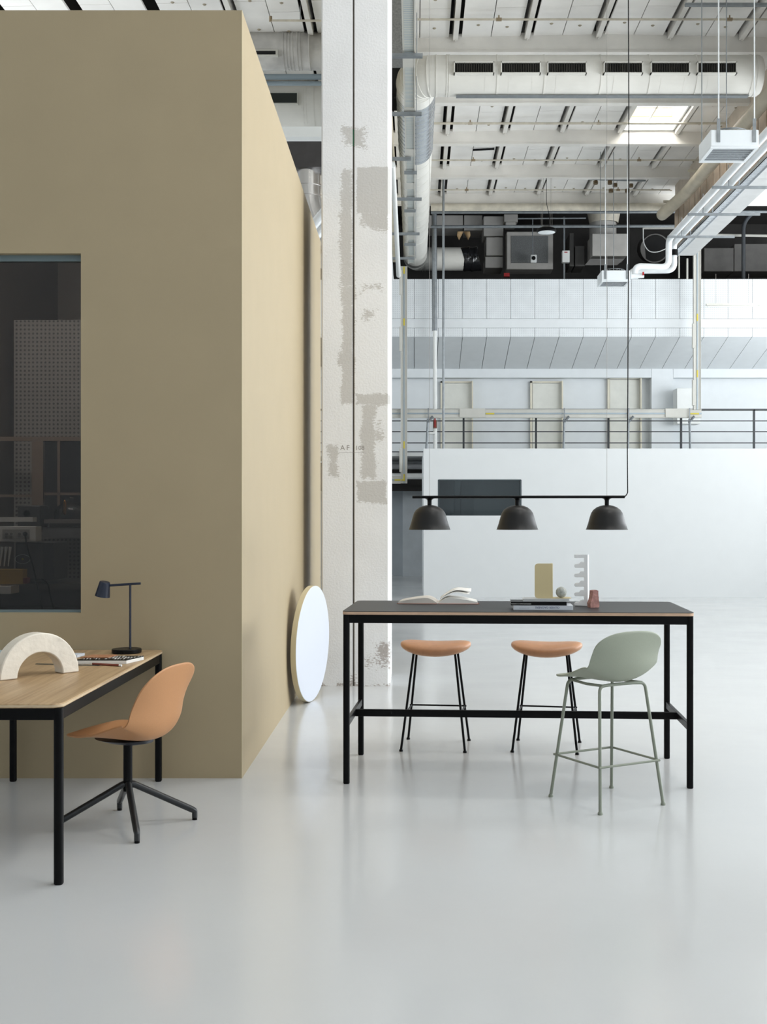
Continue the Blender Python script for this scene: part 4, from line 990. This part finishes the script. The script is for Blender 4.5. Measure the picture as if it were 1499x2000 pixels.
# sage counter chair: front points along local +y
cc = Vector((1.014, 6.064, 0)); fr = Vector((-.48, .877)); rz = math.atan2(fr.y, fr.x)-PI/2
t = thing('counter_chair', 'sage green counter-height chair with low shell back and thin green legs', 'chair', cc, rz)
prof = [(.205, .648), (.19, .659), (.15, .663), (.08, .656), (0, .648), (-.07, .646), (-.135, .652), (-.18, .678), (-.206, .73), (-.217, .80), (-.225, .865), (-.232, .918)]
bm = shell_bm(prof, interp([(0, .205), (.25, .224), (.6, .226), (.85, .216), (1, .205)]), interp([(0, -.006), (.08, -.004), (.52, .082), (.72, .066), (1, .02)]), .075, .105, e1=2.7)
sh = mk('seat_shell', bm, sage, t, local=True, solid=.009, ang=180, sub=1)
legs = {'A': (-1, 1), 'C': (1, 1), 'B': (-1, -1), 'D': (1, -1)}
cor = []
for sx, sy in ((-1, -1), (1, -1), (1, 1), (-1, 1)):
    hx, hy = .148, .135
    p1 = Vector((sx*hx, sy*hy, .632)); p0 = Vector((sx*.205, sy*.213, .008))
    cor.append(p0.lerp(p1, (.231-.008)/(.632-.008)))
    inn = Vector((sx*.07, sy*hy, .640-.004))
    bm = B(); tube(bm, fillet([inn, p1, p0], .03, 6), .0085, 12); lg = mk('leg', bm, sage_m, t, local=True)
    bm = B(); lathe(bm, [(0, 0), (.013, 0), (.013, .008), (.009, .016), (0, .016)], (p0.x, p0.y, 0), 14); mk('foot_cap', bm, sage_m, lg, local=True)
bm = B()
for sx in (-1, 1): tube(bm, [(sx*.13, -.135, .634), (sx*.13, .0, .628), (sx*.13, .135, .634)], .0075, 10)
for sy in (-1, 1): tube(bm, [(-.09, sy*.135, .636), (.09, sy*.135, .636)], .0085, 10)
mk('seat_frame', bm, sage_m, t, local=True)
for k in range(4):
    a, b = cor[k], cor[(k+1) % 4]; dv = (b-a).normalized()*.014; o_ = (a+b)/2; o_ = Vector((o_.x, o_.y, 0)).normalized()*.009
    mk('footrest_rod', tube(B(), [a-dv+o_, b+dv+o_], .006, 10), sage_m, t, local=True)

# tan desk chair
cc = Vector((-1.394, 5.575, 0)); fr = Vector((-.94, .34)); rz = math.atan2(fr.y, fr.x)-PI/2
t = thing('desk_chair', 'tan shell office chair on a black four-star base at the wooden desk', 'chair', cc, rz)
prof = [(.235, .452), (.225, .462), (.18, .468), (.1, .452), (.02, .436), (-.07, .428), (-.145, .434), (-.195, .458), (-.226, .515), (-.240, .59), (-.254, .67), (-.272, .745), (-.288, .802)]
bm = shell_bm(prof, interp([(0, .215), (.2, .236), (.55, .236), (.8, .222), (1, .205)]), interp([(0, -.006), (.06, -.004), (.48, .10), (.68, .076), (1, .014)]), .085, .13, e1=2.6)
mk('seat_shell', bm, orange_b, t, local=True, solid=.009, ang=180, sub=1)
bm = B()
rows = []
for (z, s_, yo) in ((.426, 1.0, .0), (.412, .8, -.01), (.398, .3, -.02)):
    rows.append([bm.verts.new((.12*s_*math.cos(2*PI*k/24), yo+.15*s_*math.sin(2*PI*k/24)+(.02 if z > .42 else 0), z)) for k in range(24)])
for a, b in zip(rows, rows[1:]):
    for k in range(24): bm.faces.new((a[k], a[(k+1) % 24], b[(k+1) % 24], b[k]))
bm.faces.new(rows[0]); bm.faces.new(rows[-1][::-1])
mk('seat_mount', bm, mat('black_blue_plastic', (26, 30, 38), .35), t, local=True)
bm = B(); lathe(bm, [(0, .17), (.022, .17), (.024, .19), (.024, .215), (.0215, .218), (.0215, .40), (0, .40)], (0, 0, 0), 28); mk('gas_column', bm, black, t, local=True)
for dv in ((.304, .11), (.116, -.295), (-.304, -.11), (-.116, .295)):
    v = Vector((dv[0], dv[1], 0)); v = Matrix.Rotation(-rz, 3, 'Z') @ v; u = v.normalized()
    pts = fillet([u*.008+Vector((0, 0, .205)), u*.03+Vector((0, 0, .20)), v-u*.012+Vector((0, 0, .052)), v+Vector((0, 0, .045)), v+Vector((0, 0, .012))], .02, 5)
    lg = mk('leg', tube(B(), pts, .016, 14, rfun=lambda s: .0175-.004*s), mat('black_cast_metal', (30, 32, 34), .3), t, local=True)
    bm = B(); tube(bm, [v+Vector((0, 0, .014)), v], .0125, 14); mk('foot_cap', bm, black, lg, local=True)

# ------------------------------------------------------------------ oak desk
TH2 = .74
dc = Vector((-1.868, 5.60, 0))
t = thing('desk', 'oak-topped desk with rounded corners and black metal frame against the tan wall', 'desk', dc)
hx, hy = .431, .975
out = rrect(-hx, hx, -.935, .97, .045, 6)
mk('tabletop', slabxy(B(), out, TH2-.018, TH2), oak, t, local=True, bevel=.003)
mk('plywood_edge', slabxy(B(), rrect(-hx-.0008, hx+.0008, -.9358, .9708, .045, 6), TH2-.014, TH2-.005), mat('birch_edge', (200, 178, 146), .6, var=.12, scale=20, stretch=(1, 1, 16)), t, local=True)
lw2 = .0185
ly0, ly1 = -.912, .915; lx = .413
for sx in (-1, 1):
    for yy in (ly0, ly1): leg(t, sx*lx, yy, TH2-.018)
    bm = B(); box(bm, sx*lx-.012, sx*lx+.012, ly0, ly1, TH2-.068, TH2-.018); mk('apron', bm, black, t, bevel=.002, local=True)
for yy in (ly0, ly1):
    bm = B(); box(bm, -lx, lx, yy-.012, yy+.012, TH2-.068, TH2-.018); mk('apron', bm, black, t, bevel=.002, local=True)

# arch sculpture
pL = Vector((-1.921, 5.312, 0)); pR = Vector((-1.647, 5.631, 0)); ax = (pR-pL).normalized(); nn = Vector((-ax.y, ax.x, 0)); mid = (pL+pR)/2
Ro = (pR-pL).length/2; Ri = Ro*.57
Ma = Matrix(((ax.x, nn.x, 0, mid.x), (ax.y, nn.y, 0, mid.y), (0, 0, 1, TH2+.001), (0, 0, 0, 1)))
bm = B(); n = 28; th_ = .075; rows = []
for k in range(n+1):
    a = PI*k/n
    rows.append([bm.verts.new(Ma @ Vector((r_*math.cos(a), y_, r_*math.sin(a)*(.98 if r_ > .15 else .95)))) for r_, y_ in ((Ro, 0), (Ro, th_), (Ri, th_), (Ri, 0))])
for a, b in zip(rows, rows[1:]):
    for k in range(4): bm.faces.new((a[k], a[(k+1) % 4], b[(k+1) % 4], b[k]))
bm.faces.new(rows[0]); bm.faces.new(rows[-1][::-1])
pm = mat('worn_plaster', (224, 216, 202), .7, var=.07, scale=14, bump=.3, bscale=30)
mk('arch_sculpture', bm, pm, bevel=.006, label='thick off-white plaster arch standing on the oak desk', cat='sculpture')

# desk lamp
lc = Vector((-1.612, 6.42, TH2))
t = thing('desk_lamp', 'dark blue metal desk lamp with tilted cone shade and flat horizontal arm', 'lamp', lc)
bm = B(); lathe(bm, [(0, 0), (.076, 0), (.082, .004), (.082, .02), (.079, .024), (0, .024)], lc, 48); mk('base', bm, black_s, t)
ppx = X(254.5, 6.42); zt2 = Z(1141.5, 6.42)
bm = B(); tube(bm, [(ppx, 6.42, TH2+.02), (ppx, 6.42, zt2)], .0062, 16); mk('pole', bm, navy, t)
bm = B(); a0 = P(212, 1143.5, 6.42); a1 = P(275, 1139.5, 6.42); dv = (a1-a0); Mr = Matrix.Translation((a0+a1)/2) @ Matrix.Rotation(-math.atan2(dv.z, dv.x), 4, 'Y')
cbox(bm, (0, 0, 0), (dv.length, .016, .013), Mr); mk('arm', bm, navy, t, bevel=.002)
Mh = Matrix.Translation(P(202.5, 1151, 6.42)) @ Matrix.Rotation(math.radians(11), 4, 'Y') @ Matrix.Rotation(math.radians(6), 4, 'X')
bm = B(); lathe(bm, [(0, .044), (.026, .044), (.029, .041), (.041, -.036), (.042, -.040), (.039, -.040), (.026, .036), (0, .036)], (0, 0, 0), 40, Mh); hd_ = mk('lamp_shade', bm, navy, t)
bm = B(); lathe(bm, [(0, -.028), (.036, -.028), (.036, -.024), (0, -.024)], (0, 0, 0), 32, Mh); mk('diffuser', bm, white, hd_, label='white diffuser inside the shade')

# notebooks and pencils on the desk
def ondesk(px, py, z=TH2):
    dd = (CH-z)*F/(py-PY); return Vector((X(px, dd), dd, z))
def quadslab(bm, pts, z0, z1):
    a = [bm.verts.new((p.x, p.y, z0)) for p in pts]; b = [bm.verts.new((p.x, p.y, z1)) for p in pts]; n = len(a)
    bm.faces.new(a); bm.faces.new(b[::-1])
    for k in range(n): bm.faces.new((a[k], b[k], b[(k+1) % n], a[(k+1) % n]))
    return bm
q0 = ondesk(150, 1297); q1 = ondesk(247, 1297); uw = Vector((1, 0, 0)); q2 = q1+Vector((.05, .17, 0)); q3 = q0+Vector((.05, .17, 0))
t = thing('notebook', 'thick notebook with a black white-printed cover lying on the oak desk', 'book', (q0+q2)/2)
mk('pages', quadslab(B(), [q0, q1, q2, q3], TH2+.001, TH2+.018), paper, t)
inx = [q0+Vector((.0, .0, 0)), q1, q2, q3]
mk('cover', quadslab(B(), inx, TH2+.018, TH2+.023), black_s, t)
ld = math.atan2(.05, .17)
for r_i, s_ in enumerate(('NOTE BOOK NOTE', 'BOOK NOTES')):
    pass
bm = B()
for r_i in range(4):
    for k in range(16):
        if random.random() < .25: continue
        p = q0+Vector((.05, .17, 0))*(.12+.22*r_i)+Vector((.02+k*.016, 0, 0))
        box(bm, p.x, p.x+random.uniform(.004, .011), p.y, p.y+.018, TH2+.023, TH2+.0236)
mk('cover_print', bm, paper, t)
o = TH2+.024
c0_, c1_ = ondesk(157, 1285, o), ondesk(211, 1285, o)
mk('card_cover', quadslab(B(), [c0_, c1_, c1_+Vector((.02, .11, 0)), c0_+Vector((.03, .11, 0))], o, o+.004), mat('copper_board', (170, 118, 84), .5), label='small copper-brown notebook lying on the black patterned notebook', cat='book')
mk('paper_sheet', quadslab(B(), [ondesk(150, 1286, TH2)+Vector((-.09, .03, 0)), ondesk(152, 1286, TH2)+Vector((-.012, .03, 0)), ondesk(152, 1286, TH2)+Vector((-.0, .13, 0)), ondesk(150, 1286)+Vector((-.06, .13, 0))], TH2+.001, TH2+.014), mat('bluish_paper', (212, 218, 226), .6), label='white paper pad sticking out left of the patterned notebook', cat='paper')
pa, pb = ondesk(181, 1296.5, TH2+.006), ondesk(233, 1299.5, TH2+.006)
t = thing('marker_pen', 'red-brown pen lying in front of the patterned notebook', 'pen', (pa+pb)/2)
mk('barrel', tube(B(), [pa+Vector((0, 0, 0)), pb], .0058, 12), mat('red_brown_plastic', (128, 62, 44), .4), t)
mk('cap_end', tube(B(), [pb, pb+(pb-pa).normalized()*.014], .0055, 12), white, t, label='white pen end')
ra, rb = ondesk(69, 1297, TH2+.002), ondesk(193, 1300, TH2+.002)
bm = B(); quadslab(bm, [ra, rb, rb+Vector((0, .022, 0)), ra+Vector((0, .022, 0))], TH2+.0008, TH2+.003)
mk('steel_ruler', bm, mat('dark_steel', (92, 104, 108), .25, metal=.8), label='thin dark steel ruler lying behind the arch and under the pen', cat='ruler')
mk('paper_sheet', quadslab(B(), [ondesk(-20, 1277), ondesk(10, 1277), ondesk(14, 1271), ondesk(-20, 1271)], TH2+.001, TH2+.004), mat('pale_blue_paper', (180, 200, 206), .6), label='pale blue sheet on the desk behind the arch at the left edge', cat='paper')

# ------------------------------------------------------------------ objects on the high table
# open book
bc = ontable(858, 1180); bd = bc.y
t = thing('open_book', 'open hardcover book with a lifting white page on the high table', 'book', Vector((X(857, bd), bd+.09, TH)), ta)
L0 = X(777, bd)-X(857, bd); R0_ = X(938, bd)-X(857, bd)
bm = B(); slabxy(bm, [(L0, -.09), (-.004, -.09), (-.004, .15), (L0+.02, .15)], .0005, .003); slabxy(bm, [(.004, -.09), (R0_, -.09), (R0_-.02, .15), (.004, .15)], .0005, .003)
mk('cover', bm, mat('brick_cover', (160, 96, 70), .5), t, local=True)
def pages(sgn, wid, hgt, z_end):
    bm = B(); n = 16; rows = []
    for k in range(n+1):
        q = k/n; x = sgn*wid*q; z = .004+hgt*(math.sin(min(1, q*3.2)*PI/2))*(1-.78*max(0, (q-.2)/.8)**1.6)+z_end*q
        rows.append([bm.verts.new(p) for p in ((x, -.085, .003), (x, -.085, z), (x*.96, .145, z), (x*.96, .145, .003))])
    for a, b in zip(rows, rows[1:]):
        for j in range(4): bm.faces.new((a[j], a[(j+1) % 4], b[(j+1) % 4], b[j]))
    bm.faces.new(rows[0]); bm.faces.new(rows[-1][::-1]); return bm
pgm = mat('printed_pages', (208, 202, 194), .55, var=.1, scale=7)
mk('page_block', pages(-1, -L0*.965, .034, .002), pgm, t, local=True); mk('page_block', pages(1, R0_*.965, .036, .001), paper, t, local=True)
for k, (h_, e_) in enumerate(((.062, .05), (.05, .028))):
    bm = B(); rows = []
    for q in range(13):
        s_ = q/12; x = .012+(.19-.01*k)*s_; z = .03+h_*math.sin(min(1, s_*1.5)*PI/2)-.018*max(0, s_-.45)
        rows.append([bm.verts.new((x, -.06+.05*s_*(1-k), z-.012*s_)), bm.verts.new((x, .14, z))])
    for a, b in zip(rows, rows[1:]): bm.faces.new((a[0], a[1], b[1], b[0]))
    mk('lifted_page', bm, paper, t, local=True, solid=.0012)
# stack of books
b0 = ontable(1063, 1191.5); D1 = b0.y
def bk(name, label, x0, x1, y0, y1, d, dep, mc, mp, cov=.0018, rot=0):
    z1, z0 = Z(y0, d), Z(y1, d); t = thing(name, label, 'book', (X((x0+x1)/2, d), d+dep/2, z0), ta)
    w_ = X(x1, d)-X(x0, d); h_ = z1-z0
    bm = B(); box(bm, -w_/2, w_/2, -dep/2, dep/2, 0, cov); box(bm, -w_/2, w_/2, -dep/2, dep/2, h_-cov, h_); box(bm, -w_/2, w_/2, -dep/2, -dep/2+cov, 0, h_)
    mk('cover', bm, mc, t, local=True, bevel=.0008)
    mk('pages', box(B(), -w_/2+.003, w_/2-.003, -dep/2+cov, dep/2-.003, cov, h_-cov), mp, t, local=True)
    return t, w_, h_, dep
hzt = Z(1182.5, D1)
t1, w1, h1, dp1 = bk('book', 'white art book with blue upside-down spine lettering, bottom of the stack on the high table', 1005.5, 1121.5, 1182.8, 1191.5, D1, .19, mat('white_cover', (206, 210, 216), .4), paper)
def spine_text(t, body, size, xoff, zoff, m, w_, dep):
    # upside-down lettering on the face turned to the camera
    M = MW[t] @ Matrix.Translation(Vector((xoff, -dep/2-.0006, zoff))) @ Matrix.Rotation(PI, 4, 'Y') @ FACE
    text('spine_text', body, size, M, m, t, .0002)
def spine_marks(t, x0, x1, zc_, h_, dep, m):
    # lettering too small to read: a row of tiny strokes
    bm = B(); x = x0; rnd = random.Random(5)
    while x < x1:
        w_ = rnd.uniform(.0012, .0026)
        if rnd.random() > .12: box(bm, x, x+w_, -dep/2-.0004, -dep/2, zc_-h_/2*rnd.uniform(.7, 1), zc_+h_/2*rnd.uniform(.7, 1))
        x += w_+.0009
    mk('spine_text', bm, m, t, local=True)
ink = mat('blue_ink', (70, 82, 120), .5)
spine_text(t1, 'OLIVIER GAGN\u00c8RE', .0165, .092, h1*.78, ink, w1, dp1)
spine_marks(t1, -.135, -.080, h1*.42, .0022, dp1, mat('grey_ink', (120, 122, 126), .5))
t2, w2_, h2, dp2 = bk('book', 'black book with small white upside-down lettering, middle of the stack', 1000.5, 1109, 1175.6, 1182.6, D1+.005, .18, black_s, paper)
spine_marks(t2, -.155, -.045, h2*.42, .0036, dp2, paper)
t3, w3_, h3, dp3 = bk('book', 'thin pale grey book, topmost of the stack on the high table', 1024, 1114, 1169.8, 1175.4, D1+.03, .15, mat('pale_grey_cover', (188, 190, 190), .4), paper)
zs = Z(1169.6, D1+.03)
# bookend
bdp = D1+.07; t = thing('bookend', 'sand-coloured folded metal bookend on top of the book stack', 'bookend', (X(1070, bdp), bdp, zs), ta)
hgt = Z(1100.5, bdp)-zs; xw0 = X(1045, bdp)-X(1070, bdp); xw1 = X(1077, bdp)-X(1070, bdp)
gold = mat('sand_metal', (200, 184, 142), .45, metal=0.0, var=.02)
bm = B(); prism(bm, rrect(xw0, xw1, .0, hgt, .02, 6, (0, 1, 1, 0)), -.0015, .0015); mk('upright_plate', bm, gold, t, local=True)
bm = B(); box(bm, xw1-.001, xw1+.010, -.0015, .05, 0.0, hgt); mk('folded_side', bm, gold, t, local=True, bevel=.002)
bm = B(); box(bm, xw1, X(1116, bdp)-X(1070, bdp), -.02, .10, 0.0005, .0025); mk('foot_plate', bm, gold, t, local=True)
# ball on the foot plate
r_ = 10.7/F*(bdp); bcen = Vector((X(1097.3, bdp), bdp+.01, zs+.003+r_))
t = thing('stone_ball', 'grey speckled stone ball with a thin groove beside the bookend', 'ball', (bcen.x, bcen.y, zs+.003))
n = 24; pr = [(r_*math.cos(-PI/2+PI*k/n) if 0 < k < n else 0, r_*math.sin(-PI/2+PI*k/n)) for k in range(n+1)]
pr = [(a*(.965 if k == 12 else 1), z) for k, (a, z) in enumerate(pr)]
stone = mat('speckled_stone', (158, 160, 154), .7, var=.25, scale=70)
bm = B(); lathe(bm, pr, bcen, 36, Matrix.Rotation(math.radians(4), 4, 'Y')); mk('ball', bm, stone, t)
# white comb tower
q = ontable(1137, 1184); d = q.y; pxm = d/F
t_out = []
H = (1184-1083.5)*pxm
x_r = (1151-1137)*pxm; x_b = (1143.5-1137)*pxm; x_l = (1124.5-1137)*pxm
def zz(y): return (1184-y)*pxm
out = [(x_r, 0), (x_r, H), (x_l, H), (x_l, zz(1089.5)), (x_b, zz(1089.5))]
for yt in (1097.5, 1116, 1134.5, 1153, 1172):
    xm_ = (1137-1137)*pxm
    out += [(x_b, zz(yt+1)), (xm_, zz(yt)), (xm_-.012, zz(yt+4.5)), (x_l+.003, zz(yt+5)), (x_l-.001, zz(yt+8)), (x_l+.004, zz(yt+11.5)), (x_b, zz(yt+11.5))]
out = out[:-1]
bm = B(); prism(bm, out, -.022, .022, TRS((q.x, q.y+.022, TH+.0005), ta-.25))
mk('comb_sculpture', bm, mat('white_stone', (240, 241, 243), .45, var=.03), label='white stone comb-shaped tower with five teeth on the high table', cat='sculpture', bevel=.002)
# pink rock
q = ontable(1161, 1187); d = q.y; pxm = d/F
out = [(-9.5, 0), (8, 0), (9.5, 3), (8, 20), (7, 33), (3, 34.5), (-4, 33), (-5.5, 23), (-8, 14), (-10, 8)]
bm = B(); prism(bm, [(x*pxm, z*pxm) for x, z in out], -.02, .022, TRS((q.x, q.y+.02, TH+.0005), ta+.35))
bmesh.ops.subdivide_edges(bm, edges=bm.edges, cuts=3, use_grid_fill=True)
for v in bm.verts:
    if v.co.z > TH+.004: v.co += Vector((random.uniform(-1, 1), random.uniform(-1, 1), random.uniform(-1, 1)))*.0013
mk('brick_fragment', bm, mat('rose_stone', (168, 124, 116), .8, var=.3, scale=45, bump=.4, bscale=80), label='rough pink stone fragment at the right of the comb tower', cat='stone')

# ------------------------------------------------------------------ pendant rail lamp
def railpt(s): return Vector((.61+math.cos(ta)*s, 6.83+math.sin(ta)*s, 1.62))
pc = railpt(0)
t = thing('pendant_lamp', 'long black rail pendant lamp with three dome shades over the high table', 'lamp', (pc.x, pc.y, 1.42), ta)
s0_ = (X(806, 6.87)-.61)/math.cos(ta); s1_ = (X(1221, 6.79)-.61)/math.cos(ta)
bm = B(); tube(bm, [railpt(s0_), railpt(s1_)], .0085, 16); mk('rail', bm, black_s, t)
shade_m = mat('black_shade', (20, 19, 19), .42, var=.05)
shade_m.node_tree.nodes['Principled BSDF'].inputs['Specular IOR Level'].default_value = .35
for k, px_ in enumerate((839.5, 1011, 1186)):
    dd = 6.83-.0571*(X(px_, 6.83)-.61); s_ = (X(px_, dd)-.61)/math.cos(ta); c = railpt(s_); pm_ = dd/F
    prf = [(0, 48), (6, 47.8), (13, 46.4), (20, 43.5), (26.5, 38.5), (30.5, 32.5), (33.2, 24), (36.5, 12), (40.2, 1), (41.2, 0)]
    full = prf+[(39.6, .4), (35.5, 12), (32, 24), (29, 32), (25, 37.5), (19, 42), (12, 45), (0, 46)]
    zb = Z(1034.5, dd)
    bm = B(); lathe(bm, [(a*pm_, z*pm_+zb) for a, z in prf]+[(40.6*pm_, zb)], (c.x, c.y, 0), 56); sh_ = mk('lamp_shade', bm, shade_m, t, ang=60)
    bm = B(); lathe(bm, [(a*pm_, z*pm_+zb) for a, z in [(40.4, .2), (39.6, .4), (35.5, 12), (32, 24), (29, 32), (25, 37.5), (19, 42), (12, 45), (0, 46)]], (c.x, c.y, 0), 56); mk('inner_reflector', bm, white, sh_, ang=60)
    bm = B(); lathe(bm, [(11*pm_, 1.612), (7*pm_, 1.609), (4.6*pm_, 1.603), (4.2*pm_, 1.595), (4.2*pm_, zb+47.5*pm_)], (c.x, c.y, 0), 24); mk('stem', bm, black_s, t)
    if k != 1:
        bm = B(); tube(bm, [c+Vector((0, 0, .006)), Vector((c.x, c.y, 8.8))], .0011, 6); mk('suspension_wire', bm, hang_m, t)
e = railpt(s1_)
pts = [e, e+Vector((.018, 0, .02)), P(1226.5, 950, 6.79), P(1226, 870, 6.79), P(1227, 780, 6.79), P(1227.5, 640, 6.79), P(1229, 420, 6.79), P(1229, 200, 6.79), P(1228, 0, 6.79), Vector((X(1228, 6.79), 6.79, 8.8))]
bm = B(); tube(bm, fillet(pts, .06, 6), .0032, 8); mk('power_cable', bm, black_s, t)
